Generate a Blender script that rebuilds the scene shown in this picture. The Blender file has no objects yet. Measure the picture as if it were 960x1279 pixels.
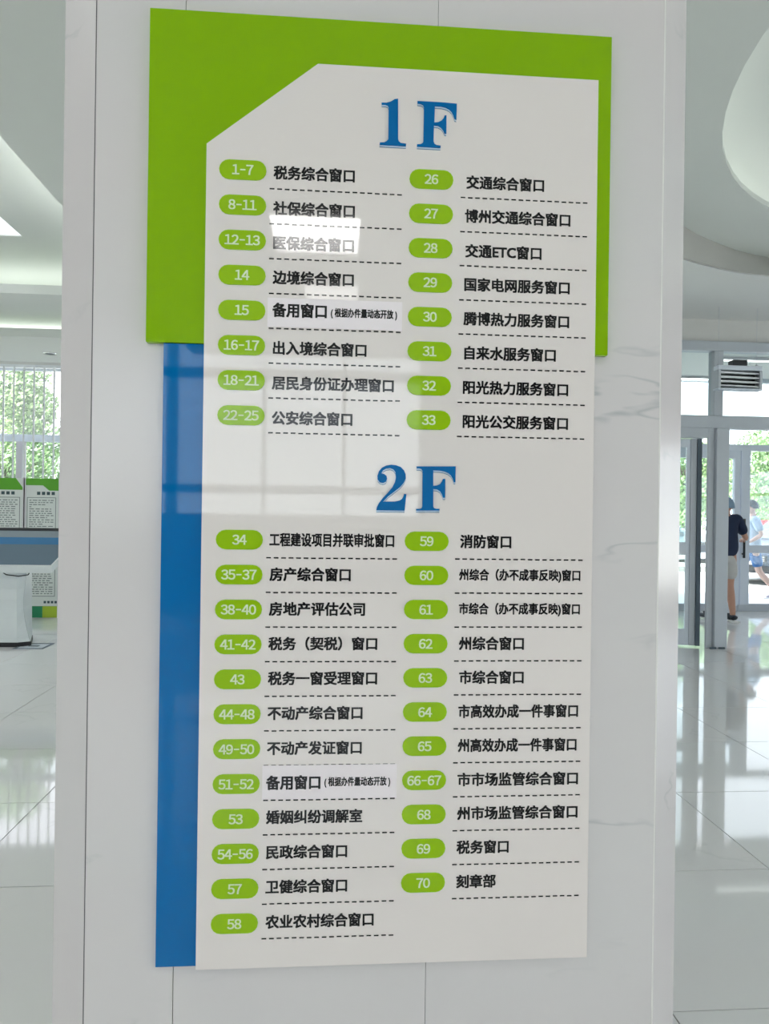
import bpy, bmesh, math, random
from mathutils import Vector, Matrix
from mathutils.geometry import tessellate_polygon

random.seed(7)
scene = bpy.context.scene
COL = scene.collection

# ------------------------------------------------------------------ camera
W, H, F = 960.0, 1279.0, 900.0
YAW, PITCH, ROLL = 0.0735, -0.0001, 0.0134
EYE = Vector((0, 0, 1.43))
cf = Vector((math.sin(YAW)*math.cos(PITCH), math.cos(YAW)*math.cos(PITCH), math.sin(PITCH)))
r0 = Vector((math.cos(YAW), -math.sin(YAW), 0)); u0 = r0.cross(cf)
cr = math.cos(ROLL)*r0 + math.sin(ROLL)*u0
cu = -math.sin(ROLL)*r0 + math.cos(ROLL)*u0
cam_data = bpy.data.cameras.new('camera'); cam = bpy.data.objects.new('camera', cam_data)
COL.objects.link(cam)
cam_data.sensor_fit = 'HORIZONTAL'; cam_data.sensor_width = 36; cam_data.lens = F*36/W
cam_data.clip_start = 0.05; cam_data.clip_end = 300
cam.matrix_world = Matrix(((cr.x, cu.x, -cf.x, EYE.x), (cr.y, cu.y, -cf.y, EYE.y), (cr.z, cu.z, -cf.z, EYE.z), (0, 0, 0, 1)))
scene.camera = cam

def ray(px, py): return cf + cr*((px-W/2)/F) - cu*((py-H/2)/F)
def at_Y(px, py, Y):
    d = ray(px, py); return EYE + d*(Y/d.y)
def at_Z(px, py, Z):
    d = ray(px, py); return EYE + d*((Z-EYE.z)/d.z)

# ------------------------------------------------------------------ view, world, sun
vs = scene.view_settings
vs.view_transform = 'Standard'; vs.look = 'None'; vs.exposure = 0.08; vs.gamma = 1.0
scene.cycles.max_bounces = 10; scene.cycles.diffuse_bounces = 6; scene.cycles.transparent_max_bounces = 24
scene.cycles.glossy_bounces = 5; scene.cycles.sample_clamp_indirect = 6; scene.cycles.caustics_reflective = False
scene.cycles.use_denoising = True
world = bpy.data.worlds.new('world'); scene.world = world; world.use_nodes = True
wn = world.node_tree.nodes; wl = world.node_tree.links
bg = wn['Background']; bg.inputs['Strength'].default_value = 3.8
tc = wn.new('ShaderNodeTexCoord'); sx = wn.new('ShaderNodeSeparateXYZ'); rp = wn.new('ShaderNodeValToRGB')
rp.color_ramp.elements[0].position = 0.0; rp.color_ramp.elements[0].color = (0.97, 0.965, 1.0, 1)
rp.color_ramp.elements[1].position = 0.9; rp.color_ramp.elements[1].color = (0.78, 0.83, 1.0, 1)
wl.new(tc.outputs['Generated'], sx.inputs[0]); wl.new(sx.outputs['Z'], rp.inputs[0]); wl.new(rp.outputs[0], bg.inputs['Color'])
sun_data = bpy.data.lights.new('sun', 'SUN'); sun_data.energy = 12.0; sun_data.angle = 0.01; sun_data.color = (1.0, 0.96, 0.88)
sun = bpy.data.objects.new('sun', sun_data); COL.objects.link(sun)
sun.rotation_euler = (math.radians(35), math.radians(-14), 0)   # high sun from behind the building
sun.location = (0, 0, 12)

LED = 8.0          # luminance of the ceiling light panels
COVE = 7.0         # luminance of the hidden cove strips

# ------------------------------------------------------------------ materials
def mat(name, col, rough=0.5, spec=0.5, metal=0.0, noise=0.03, nscale=8.0, emit=None, est=0.0, coat=0.0, bump=0.0):
    m = bpy.data.materials.new(name); m.use_nodes = True
    n, l = m.node_tree.nodes, m.node_tree.links
    b = n['Principled BSDF']
    b.inputs['Roughness'].default_value = rough
    b.inputs['Specular IOR Level'].default_value = spec
    b.inputs['Metallic'].default_value = metal
    b.inputs['Coat Weight'].default_value = coat
    b.inputs['Coat Roughness'].default_value = 0.03
    t = n.new('ShaderNodeTexCoord'); x = n.new('ShaderNodeTexNoise'); x.inputs['Scale'].default_value = nscale
    x.inputs['Detail'].default_value = 4
    mx = n.new('ShaderNodeMix'); mx.data_type = 'RGBA'
    l.new(t.outputs['Object'], x.inputs['Vector']); l.new(x.outputs['Fac'], mx.inputs['Factor'])
    mx.inputs['A'].default_value = (*[max(0, c*(1-noise)) for c in col], 1)
    mx.inputs['B'].default_value = (*[min(1, c*(1+noise)) for c in col], 1)
    l.new(mx.outputs['Result'], b.inputs['Base Color'])
    if bump:
        bp = n.new('ShaderNodeBump'); bp.inputs['Strength'].default_value = bump; bp.inputs['Distance'].default_value = 0.004
        l.new(x.outputs['Fac'], bp.inputs['Height']); l.new(bp.outputs['Normal'], b.inputs['Normal'])
    if emit:
        b.inputs['Emission Color'].default_value = (*emit, 1); b.inputs['Emission Strength'].default_value = est
    return m

def marble(name, base, vein, ang, rough, seed=0.0, width=0.012):
    m = bpy.data.materials.new(name); m.use_nodes = True
    n, l = m.node_tree.nodes, m.node_tree.links
    b = n['Principled BSDF']; b.inputs['Roughness'].default_value = rough; b.inputs['Specular IOR Level'].default_value = 0.45
    t = n.new('ShaderNodeTexCoord'); mp = n.new('ShaderNodeMapping')
    mp.inputs['Location'].default_value = (seed, seed*0.7, seed*1.3)
    mp.inputs['Rotation'].default_value = (0, math.radians(ang), 0); mp.inputs['Scale'].default_value = (0.55, 1.0, 1.9)
    l.new(t.outputs['Object'], mp.inputs['Vector'])
    a = n.new('ShaderNodeTexNoise'); a.inputs['Scale'].default_value = 1.5; a.inputs['Detail'].default_value = 5; a.inputs['Roughness'].default_value = 0.55; a.inputs['Distortion'].default_value = 0.25
    l.new(mp.outputs[0], a.inputs['Vector'])
    s = n.new('ShaderNodeMath'); s.operation = 'SUBTRACT'; s.inputs[1].default_value = 0.5; l.new(a.outputs['Fac'], s.inputs[0])
    ab = n.new('ShaderNodeMath'); ab.operation = 'ABSOLUTE'; l.new(s.outputs[0], ab.inputs[0])
    cr_ = n.new('ShaderNodeValToRGB'); cr_.color_ramp.elements[0].position = 0.0; cr_.color_ramp.elements[0].color = (1, 1, 1, 1)
    cr_.color_ramp.elements[1].position = width; cr_.color_ramp.elements[1].color = (0, 0, 0, 1)
    l.new(ab.outputs[0], cr_.inputs[0])
    k = n.new('ShaderNodeTexNoise'); k.inputs['Scale'].default_value = 3.2; l.new(mp.outputs[0], k.inputs['Vector'])
    kr = n.new('ShaderNodeValToRGB'); kr.color_ramp.elements[0].position = 0.55; kr.color_ramp.elements[1].position = 0.70
    l.new(k.outputs['Fac'], kr.inputs[0])
    mu = n.new('ShaderNodeMath'); mu.operation = 'MULTIPLY'; l.new(cr_.outputs[0], mu.inputs[0]); l.new(kr.outputs[0], mu.inputs[1])
    c = n.new('ShaderNodeTexNoise'); c.inputs['Scale'].default_value = 1.1; l.new(mp.outputs[0], c.inputs['Vector'])
    bm = n.new('ShaderNodeMix'); bm.data_type = 'RGBA'; l.new(c.outputs['Fac'], bm.inputs['Factor'])
    bm.inputs['A'].default_value = (base[0]*1.02, base[1]*0.985, base[2]*0.99, 1); bm.inputs['B'].default_value = (base[0]*0.97, base[1]*1.01, base[2]*1.01, 1)
    mx = n.new('ShaderNodeMix'); mx.data_type = 'RGBA'; l.new(mu.outputs[0], mx.inputs['Factor'])
    l.new(bm.outputs['Result'], mx.inputs['A']); mx.inputs['B'].default_value = (*vein, 1)
    l.new(mx.outputs['Result'], b.inputs['Base Color'])
    return m

def glass(name, tint=(0.93, 0.97, 0.97), refl=0.06):
    m = bpy.data.materials.new(name); m.use_nodes = True
    n, l = m.node_tree.nodes, m.node_tree.links; n.remove(n['Principled BSDF'])
    tr = n.new('ShaderNodeBsdfTransparent'); tr.inputs[0].default_value = (*tint, 1)
    gl = n.new('ShaderNodeBsdfGlossy'); gl.inputs['Roughness'].default_value = 0.02; gl.inputs['Color'].default_value = (0.9, 0.95, 1, 1)
    lw = n.new('ShaderNodeLayerWeight'); lw.inputs['Blend'].default_value = 0.25
    mr = n.new('ShaderNodeMapRange'); mr.inputs['To Min'].default_value = refl; mr.inputs['To Max'].default_value = 0.7
    mx = n.new('ShaderNodeMixShader')
    l.new(lw.outputs['Fresnel'], mr.inputs['Value']); l.new(mr.outputs[0], mx.inputs[0]); l.new(tr.outputs[0], mx.inputs[1]); l.new(gl.outputs[0], mx.inputs[2])
    l.new(mx.outputs[0], n['Material Output'].inputs[0])
    return m

def emitter(name, col, s):
    m = bpy.data.materials.new(name); m.use_nodes = True
    n, l = m.node_tree.nodes, m.node_tree.links; n.remove(n['Principled BSDF'])
    e = n.new('ShaderNodeEmission'); e.inputs[0].default_value = (*col, 1); e.inputs[1].default_value = s
    l.new(e.outputs[0], n['Material Output'].inputs[0]); return m

M = {}
M['white_acrylic'] = mat('white_acrylic', (0.86, 0.805, 0.78), 0.03, 0.6, noise=0.012, nscale=2)
M['acrylic_edge'] = mat('acrylic_edge', (0.86, 0.86, 0.84), 0.2)
M['green_acrylic'] = mat('green_acrylic', (0.255, 0.50, 0.001), 0.06, 0.25, noise=0.02)
M['blue_acrylic'] = mat('blue_acrylic', (0.0, 0.155, 0.45), 0.03, 0.38, noise=0.02)
M['badge_green'] = mat('badge_green', (0.32, 0.58, 0.005), 0.05, 0.35, noise=0.03)
M['heading_blue'] = mat('heading_blue', (0.0, 0.145, 0.42), 0.25, 0.12)
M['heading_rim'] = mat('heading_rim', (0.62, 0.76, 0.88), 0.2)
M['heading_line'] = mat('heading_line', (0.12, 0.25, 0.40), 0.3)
M['ink'] = mat('ink', (0.010, 0.010, 0.012), 0.05, 0.4)
M['badge_text'] = mat('badge_text', (0.78, 0.88, 0.58), 0.3)
M['paper'] = mat('paper', (0.93, 0.87, 0.90), 0.35, 0.4, noise=0.02, nscale=20)
M['marble_front'] = marble('marble_front', (0.735, 0.708, 0.71), (0.54, 0.55, 0.56), 42, 0.16, 2.3)
M['marble_corner'] = marble('marble_corner', (0.70, 0.665, 0.675), (0.56, 0.56, 0.57), -42, 0.2, 5.1)
M['joint_dark'] = mat('joint_dark', (0.12, 0.12, 0.13), 0.8)
M['joint_light'] = mat('joint_light', (0.85, 0.84, 0.82), 0.6)
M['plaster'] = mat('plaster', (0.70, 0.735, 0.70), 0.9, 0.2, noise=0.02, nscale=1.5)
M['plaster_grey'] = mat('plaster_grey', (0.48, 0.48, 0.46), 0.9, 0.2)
M['cove_dome'] = emitter('cove_dome', (0.97, 1.0, 0.95), COVE*0.5)
M['plaster_white'] = mat('plaster_white', (0.78, 0.79, 0.77), 0.85, 0.2, noise=0.02, nscale=1.5)
M['wall_grey'] = mat('wall_grey', (0.32, 0.32, 0.33), 0.85, 0.2)  # wall behind the camera, coloured darker to keep its reflection dim
M['wall'] = mat('wall', (0.70, 0.70, 0.68), 0.85, 0.2)
M['tile'] = marble('tile', (0.72, 0.72, 0.715), (0.665, 0.665, 0.66), 30, 0.05, 1.0, 0.01)
M['grout'] = mat('grout', (0.10, 0.10, 0.10), 0.9)
M['alu'] = mat('alu', (0.51, 0.55, 0.60), 0.4, 0.5, metal=0.0, noise=0.03)
M['alu_light'] = mat('alu_light', (0.68, 0.74, 0.82), 0.4, 0.5)
M['alu_dark'] = mat('alu_dark', (0.07, 0.10, 0.13), 0.5)
M['white_frame'] = mat('white_frame', (0.62, 0.60, 0.64), 0.5)
M['glass'] = glass('glass')
def sheer(name, col, fac):
    m = bpy.data.materials.new(name); m.use_nodes = True
    n, l = m.node_tree.nodes, m.node_tree.links; n.remove(n['Principled BSDF'])
    tr = n.new('ShaderNodeBsdfTransparent'); tl = n.new('ShaderNodeBsdfTranslucent'); df = n.new('ShaderNodeBsdfDiffuse'); a = n.new('ShaderNodeMixShader'); c = n.new('ShaderNodeMixShader')
    tl.inputs[0].default_value = (*col, 1); df.inputs[0].default_value = (*col, 1); a.inputs[0].default_value = 0.25; c.inputs[0].default_value = fac
    l.new(tl.outputs[0], a.inputs[1]); l.new(df.outputs[0], a.inputs[2]); l.new(tr.outputs[0], c.inputs[1]); l.new(a.outputs[0], c.inputs[2]); l.new(c.outputs[0], n['Material Output'].inputs[0])
    return m
M['sheer'] = sheer('sheer', (0.85, 0.88, 0.90), 0.38)
M['sheer_pane'] = sheer('sheer_pane', (0.85, 0.90, 0.92), 0.08)
M['glass_milky'] = glass('glass_tinted', (0.86, 0.93, 0.94), 0.10)
M['led'] = emitter('led', (1.0, 0.99, 0.97), LED)
M['led_soft'] = emitter('led_soft', (1.0, 0.99, 0.97), LED*0.7)
M['led_pale'] = emitter('led_pale', (0.92, 0.97, 1.0), 1.3)
M['cove'] = emitter('cove', (0.97, 1.0, 0.95), COVE)
M['led_bay'] = emitter('led_bay', (1.0, 0.99, 0.97), 3.6)
M['cove_strong'] = emitter('cove_strong', (0.97, 1.0, 0.95), COVE*2.6)
M['led_mirror'] = emitter('led_mirror', (1.0, 0.99, 0.97), 14.0)
M['blind'] = mat('blind', (0.80, 0.83, 0.86), 0.8)
M['blind_blue'] = mat('blind_blue', (0.30, 0.38, 0.46), 0.8)
M['poster_white'] = mat('poster_white', (0.72, 0.76, 0.73), 0.35)
M['poster_green'] = mat('poster_green', (0.10, 0.38, 0.02), 0.35)
M['poster_lime'] = mat('poster_lime', (0.36, 0.50, 0.03), 0.35)
M['poster_dark_green'] = mat('poster_dark_green', (0.01, 0.24, 0.10), 0.35)
M['poster_grey'] = mat('poster_grey', (0.22, 0.26, 0.25), 0.6)
M['poster_ink'] = mat('poster_ink', (0.04, 0.08, 0.09), 0.5)
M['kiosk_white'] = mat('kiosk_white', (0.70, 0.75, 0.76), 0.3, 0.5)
M['kiosk_side'] = mat('kiosk_side', (0.42, 0.46, 0.47), 0.4)  # pedestal side: shade put into a darker colour
M['screen'] = mat('screen', (0.13, 0.19, 0.25), 0.25, 0.5)
M['screen_blue'] = mat('screen_blue', (0.04, 0.18, 0.38), 0.25, 0.5)
M['screen_grey'] = mat('screen_grey', (0.25, 0.30, 0.34), 0.25, 0.5)
M['black'] = mat('black', (0.015, 0.017, 0.02), 0.5)
M['chrome'] = mat('chrome', (0.80, 0.82, 0.82), 0.10, 0.5, metal=1.0)
M['skin'] = mat('skin', (0.50, 0.27, 0.19), 0.55, noise=0.06, nscale=20)
M['skin_pale'] = mat('skin_pale', (0.62, 0.42, 0.35), 0.55, noise=0.06, nscale=20)
M['navy'] = mat('navy', (0.008, 0.018, 0.05), 0.9, noise=0.2, bump=0.3)
M['khaki'] = mat('khaki', (0.50, 0.49, 0.47), 0.9, noise=0.08, bump=0.3)
M['cap'] = mat('cap', (0.22, 0.32, 0.42), 0.9, noise=0.1)
M['pale_shirt'] = mat('pale_shirt', (0.42, 0.53, 0.64), 0.9, noise=0.06, bump=0.3)
M['blue_shorts'] = mat('blue_shorts', (0.01, 0.11, 0.32), 0.9, noise=0.1, bump=0.3)
M['hair'] = mat('hair', (0.03, 0.03, 0.035), 0.7)
M['shoe'] = mat('shoe', (0.02, 0.025, 0.035), 0.6)
M['shoe_grey'] = mat('shoe_grey', (0.35, 0.33, 0.40), 0.6)
M['sole'] = mat('sole', (0.80, 0.80, 0.78), 0.6)
M['eye'] = mat('eye', (0.03, 0.02, 0.02), 0.3)
M['lips'] = mat('lips', (0.40, 0.16, 0.13), 0.5)
M['paving'] = mat('paving', (0.70, 0.67, 0.62), 0.9, noise=0.12, nscale=3)
M['kerb'] = mat('kerb', (0.30, 0.29, 0.27), 0.9)
M['leaf'] = mat('leaf', (0.36, 0.50, 0.22), 0.7, noise=0.5, nscale=1.2)
M['leaf_dark'] = mat('leaf_dark', (0.24, 0.38, 0.17), 0.7, noise=0.5, nscale=1.2)
M['leaf_yellow'] = mat('leaf_yellow', (0.52, 0.52, 0.26), 0.7, noise=0.5, nscale=1.2)
M['bark'] = mat('bark', (0.12, 0.09, 0.07), 0.9)
M['car_paint'] = mat('car_paint', (0.03, 0.045, 0.07), 0.25, 0.5, metal=0.3)
M['car_paint_grey'] = mat('car_paint_grey', (0.30, 0.36, 0.38), 0.25, 0.5, metal=0.3)
M['car_glass'] = mat('car_glass', (0.10, 0.13, 0.15), 0.05, 0.8)
M['lamp_clear'] = mat('lamp_clear', (0.80, 0.84, 0.86), 0.1, 0.6)
M['rubber'] = mat('rubber', (0.02, 0.02, 0.02), 0.8)
M['booth_red'] = mat('booth_red', (0.62, 0.05, 0.06), 0.5)
M['booth_white'] = mat('booth_white', (0.80, 0.76, 0.74), 0.6)
M['concrete'] = mat('concrete', (0.45, 0.45, 0.44), 0.9)

# ------------------------------------------------------------------ helpers
def link(name, me, m, parent=None, label=None):
    o = bpy.data.objects.new(name, me); COL.objects.link(o)
    if m is not None and not me.materials: me.materials.append(M[m] if isinstance(m, str) else m)
    if parent is not None: o.parent = parent
    if label: o['label'] = label
    return o
def tag(o, label=None, cat=None, group=None, kind=None):
    if label: o['label'] = label
    if cat: o['category'] = cat
    if group: o['group'] = group
    if kind: o['kind'] = kind
    return o
def empty(name, loc=(0, 0, 0), rz=0):
    o = bpy.data.objects.new(name, None); COL.objects.link(o); o.location = loc; o.rotation_euler = (0, 0, rz)
    o.empty_display_size = 0.1
    return o

class MB:
    """collects shapes into one mesh; coordinates are world minus origin"""
    def __init__(s, origin=(0, 0, 0)): s.v = []; s.f = []; s.o = Vector(origin)
    def add(s, vs_, fs):
        k = len(s.v); s.v += [tuple(Vector(p)-s.o) for p in vs_]; s.f += [tuple(i+k for i in q) for q in fs]; return s
    def box(s, x0, x1, y0, y1, z0, z1):
        x0, x1 = sorted((x0, x1)); y0, y1 = sorted((y0, y1)); z0, z1 = sorted((z0, z1))
        return s.add([(x0, y0, z0), (x1, y0, z0), (x1, y1, z0), (x0, y1, z0), (x0, y0, z1), (x1, y0, z1), (x1, y1, z1), (x0, y1, z1)],
                     [(0, 3, 2, 1), (4, 5, 6, 7), (0, 1, 5, 4), (1, 2, 6, 5), (2, 3, 7, 6), (3, 0, 4, 7)])
    def prism_y(s, poly, y0, y1):
        """poly of (x,z), extruded from y0 (front) to y1"""
        n = len(poly); a = sum(poly[i][0]*poly[(i+1) % n][1]-poly[(i+1) % n][0]*poly[i][1] for i in range(n))
        if a < 0: poly = poly[::-1]
        tri = tessellate_polygon([[Vector((p[0], p[1], 0)) for p in poly]])
        vv = [(p[0], y0, p[1]) for p in poly]+[(p[0], y1, p[1]) for p in poly]; ff = []
        for t in tri:
            a_, b_, c_ = t; A, B, C = poly[a_], poly[b_], poly[c_]
            if (B[0]-A[0])*(C[1]-A[1])-(C[0]-A[0])*(B[1]-A[1]) < 0: b_, c_ = c_, b_
            ff += [(a_, b_, c_), (a_+n, c_+n, b_+n)]
        ff += [(i, i+n, (i+1) % n+n, (i+1) % n) for i in range(n)]
        return s.add(vv, ff)
    def prism_z(s, poly, z0, z1):
        n = len(poly); a = sum(poly[i][0]*poly[(i+1) % n][1]-poly[(i+1) % n][0]*poly[i][1] for i in range(n))
        if a < 0: poly = poly[::-1]
        tri = tessellate_polygon([[Vector((p[0], p[1], 0)) for p in poly]])
        vv = [(p[0], p[1], z0) for p in poly]+[(p[0], p[1], z1) for p in poly]; ff = []
        for t in tri:
            a_, b_, c_ = t; A, B, C = poly[a_], poly[b_], poly[c_]
            if (B[0]-A[0])*(C[1]-A[1])-(C[0]-A[0])*(B[1]-A[1]) < 0: b_, c_ = c_, b_
            ff += [(a_, c_, b_), (a_+n, b_+n, c_+n)]
        ff += [(i, (i+1) % n, (i+1) % n+n, i+n) for i in range(n)]
        return s.add(vv, ff)
    def loft(s, rings, cap=True):
        n = len(rings[0]); vv = [p for r in rings for p in r]; ff = []
        for k in range(len(rings)-1):
            for i in range(n):
                j = (i+1) % n; ff.append((k*n+i, k*n+j, (k+1)*n+j, (k+1)*n+i))
        if cap: ff += [tuple(range(n))[::-1], tuple((len(rings)-1)*n+i for i in range(n))]
        return s.add(vv, ff)
    def tube(s, a, b, r, n=8, r2=None):
        a, b = Vector(a), Vector(b); d = (b-a).normalized(); r2 = r if r2 is None else r2
        p = d.orthogonal().normalized(); q = d.cross(p)
        ring = lambda c, rr: [c+(p*math.cos(2*math.pi*i/n)+q*math.sin(2*math.pi*i/n))*rr for i in range(n)]
        return s.loft([ring(a, r), ring(b, r2)])
    def path(s, pts, r, n=8):
        pts = [Vector(p) for p in pts]
        for i in range(len(pts)-1): s.tube(pts[i], pts[i+1], r, n)
        return s
    def ball(s, c, rad, nu=12, nv=8):
        c = Vector(c); rings = []
        for j in range(nv+1):
            t = math.pi*(j/nv); t = min(max(t, 0.02), math.pi-0.02)
            rings.append([c+Vector((rad[0]*math.sin(t)*math.cos(2*math.pi*i/nu), rad[1]*math.sin(t)*math.sin(2*math.pi*i/nu), -rad[2]*math.cos(t))) for i in range(nu)])
        return s.loft(rings)
    def build(s, name, m, parent=None, label=None, smooth=False, bevel=0.0):
        me = bpy.data.meshes.new(name); me.from_pydata(s.v, [], s.f); me.update()
        if smooth:
            for p in me.polygons: p.use_smooth = True
        o = link(name, me, m, parent, label)
        if bevel:
            b = o.modifiers.new('bevel', 'BEVEL'); b.width = bevel; b.segments = 2; b.limit_method = 'ANGLE'
        return o

def rounded(cx, cz, w, h, n=8):
    r = h/2; pts = []
    for k in range(n+1):
        a = -math.pi/2+math.pi*k/n; pts.append((cx+w/2-r+r*math.cos(a), cz+r*math.sin(a)))
    for k in range(n+1):
        a = math.pi/2+math.pi*k/n; pts.append((cx-w/2+r+r*math.cos(a), cz+r*math.sin(a)))
    return pts

_txt = {}
def text_mesh(s, off):
    key = (s, off)
    if key in _txt: return _txt[key]
    c = bpy.data.curves.new('txt', 'FONT'); c.body = s; c.size = 1.0; c.offset = off; c.resolution_u = 3; c.fill_mode = 'FRONT' if hasattr(c, 'fill_mode') else c.fill_mode
    o = bpy.data.objects.new('txt', c); COL.objects.link(o)
    dg = bpy.context.evaluated_depsgraph_get()
    me = bpy.data.meshes.new_from_object(o.evaluated_get(dg))
    vv = [(v.co.x, v.co.y) for v in me.vertices]; ff = [tuple(p.vertices) for p in me.polygons]
    bpy.data.objects.remove(o); bpy.data.curves.remove(c); bpy.data.meshes.remove(me)
    x0 = min(v[0] for v in vv); x1 = max(v[0] for v in vv); y0 = min(v[1] for v in vv); y1 = max(v[1] for v in vv)
    _txt[key] = (vv, ff, x0, x1, y0, y1); return _txt[key]
def text(name, s, x0, x1, zc, h, Y, m, parent, off=0.02):
    """flat print on the plane Y, its ink filling x0..x1 and the height h about zc"""
    vv, ff, a, b, c, d = text_mesh(s, 0.0)
    sx_, sz_ = (x1-x0)/(b-a), h/(d-c)
    me = bpy.data.meshes.new(name)
    n = len(vv); V = []; FF = []
    # heavier strokes: copies shifted by a fraction of a stroke; ink still fills the given box
    sx_ = (x1-x0)/(b-a+2*off); sz_ = h/(d-c+1.6*off)
    shifts = ((0, 0), (-off, -off*.8), (off, -off*.8), (-off, off*.8), (off, off*.8)) if off else ((0, 0),)
    for q, (ux, uz) in enumerate(shifts):
        V += [(x0+(v[0]-a+off+ux)*sx_, Y-q*0.00001, zc+(v[1]-(c+d)/2+uz)*sz_) for v in vv]; FF += [tuple(i+q*n for i in f) for f in ff]
    me.from_pydata(V, [], FF); me.update()
    return link(name, me, m, parent)

# ================================================================== THE SETTING
# ---- floor: polished square tiles 0.8 m with thin joints
floor = MB().box(-9, 9.5, -8.2, 11.2, -0.12, -0.004).build('floor', 'grout'); tag(floor, 'polished pale tiled hall floor with dark joints', kind='structure')
TP = 0.7966; TX0, TY0 = -1.3929, 2.806
tile_me = None
g = 0.0022
mbt = MB().box(-TP/2+g, TP/2-g, -TP/2+g, TP/2-g, -0.012, 0.0)
cnt = 0; far = MB()
for j in range(-14, 12):
    for i in range(-10, 14):
        cx, cy = TX0+TP*(i+0.5), TY0+TP*(j+0.5)
        if not (-9 < cx < 9.5 and -8 < cy < 11.0): continue
        near = cy > 1.2 and -6.4 < cx < 8 and not (-0.9 < cx < 0.9 and cy < 10.5 and abs(cx) < 0.12*cy) and cnt < 290
        if near:
            if tile_me is None:
                t = mbt.build('floor_tile', 'tile', floor); tile_me = t.data
            else: t = link('floor_tile', tile_me, None, floor)
            t.location = (cx, cy, random.uniform(-0.0006, 0.0)); t.rotation_euler = (0, 0, random.choice((0, 1, 2, 3))*math.pi/2); cnt += 1
        else:
            far.box(cx-TP/2+g, cx+TP/2-g, cy-TP/2+g, cy+TP/2-g, -0.012, 0.0)
o = far.build('distant_tiles', 'tile', floor); o['kind'] = 'stuff'

# ---- ceilings
HC, HH, HS = 3.80, 4.30, 3.58        # near slab, raised ceiling, entrance soffit
XE = at_Z(40, 215, HC).x             # long straight edge of the near slab
up = [at_Z(x, y, HC) for x, y in ((854, 283), (870, 292.5), (887, 300), (902, 306.5), (918, 312.5), (938, 318), (960, 322.5))]
lo = [at_Z(x, y, HS) for x, y in ((852.5, 322), (868, 327), (884, 331), (902, 335.5), (920, 339), (940, 341.8), (960, 344))]
def ext(c):
    d0 = (c[0]-c[1]); d1 = (c[-1]-c[-2]); z = c[0].z
    L = [Vector((c[0].x-0.35, c[0].y-0.42, z)), ]
    Rr = [c[-1]+d1*k*2+Vector((0, -0.02*k*k, 0)) for k in (1, 2, 3, 5, 8, 12)]
    Rr = [p for p in Rr if p.x < 9.4] + [Vector((9.5, Rr[-1].y if Rr[-1].x < 9.5 else [q for q in Rr if q.x < 9.4][-1].y, z))]
    return L+c+Rr
up, lo = ext(up), ext(lo)
# near slab with an oval recess
oc = (4.45, 2.95); ra, rb = 2.40, 2.66
def oval(k, n=72, s=1.0): a = 2*math.pi*k/n; return (oc[0]+ra*s*math.cos(a), oc[1]+rb*s*math.sin(a))
outer = [(XE, -8.2), (9.5, -8.2)]+[(p.x, p.y) for p in reversed(up)]+[(1.0, 7.4), (XE, 7.4)]
ov = [oval(k) for k in range(72)]
ceil = None
def slab_with_hole(outer, hole, z0, z1):
    tri = tessellate_polygon([[Vector((p[0], p[1], 0)) for p in outer], [Vector((p[0], p[1], 0)) for p in hole]])
    pts = outer+hole; n = len(pts); vv = [(p[0], p[1], z0) for p in pts]+[(p[0], p[1], z1) for p in pts]; ff = []
    for t in tri: ff += [tuple(t), tuple(i+n for i in t)]
    a, b = len(outer), len(hole)
    ff += [(i, (i+1) % a, (i+1) % a+n, i+n) for i in range(a)]
    ff += [(a+i, a+(i+1) % b, a+(i+1) % b+n, a+i+n) for i in range(b)]
    return vv, ff
ceil = MB().add(*slab_with_hole(outer, ov, HC, HC+0.04)).build('ceiling', 'plaster'); tag(ceil, 'grey white plaster ceiling with oval recess and raised bay', kind='structure')
# oval recess: wide cove above the lip, flat cap
rings_ = [[(*oval(k, 72, s_), HC+z_) for k in range(72)] for s_, z_ in ((1.08, 0.04), (1.09, 0.10), (1.085, 0.20), (1.05, 0.32), (0.97, 0.42), (0.82, 0.49), (0.6, 0.53), (0.3, 0.55), (0.02, 0.555))]
o = MB().loft(rings_, cap=False).build('recess_dome', 'plaster', ceil, smooth=True)
n_ = 72; vv = []; ff = []
for k in range(n_):
    for s_, z_ in ((1.03, HC+0.045), (1.045, HC+0.045), (1.045, HC+0.06), (1.03, HC+0.06)): vv.append((*oval(k, n_, s_), z_))
for k in range(n_):
    a, b = 4*k, 4*((k+1) % n_)
    for q in range(4): ff.append((a+q, b+q, b+(q+1) % 4, a+(q+1) % 4))
o = MB().add(vv, ff).build('cove_strip', 'cove_dome', ceil)
# curved fascia and entrance soffit
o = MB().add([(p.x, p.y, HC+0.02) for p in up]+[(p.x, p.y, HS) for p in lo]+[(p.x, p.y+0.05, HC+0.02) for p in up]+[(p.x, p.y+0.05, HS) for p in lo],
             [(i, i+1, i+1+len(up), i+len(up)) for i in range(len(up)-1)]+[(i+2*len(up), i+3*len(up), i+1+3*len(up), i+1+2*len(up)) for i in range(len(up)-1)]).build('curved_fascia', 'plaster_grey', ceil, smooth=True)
YG = at_Z(870, 809, 0).y + 0.02      # inner glass line
YO = at_Z(945, 763, 0).y             # outer glass line
ZG = at_Y(905, 429, YG).z            # top of the glazing
o = MB().prism_z([(p.x, p.y+0.03) for p in lo]+[(9.5, YG+0.02), (1.0, YG+0.02), (1.0, lo[0].y)], HS, HS+0.03).build('entrance_soffit', 'plaster_white', ceil)
o = MB().box(1.0, 1.08, up[0].y-0.1, 7.4, HS, HH).build('soffit_side', 'plaster', ceil)
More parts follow.
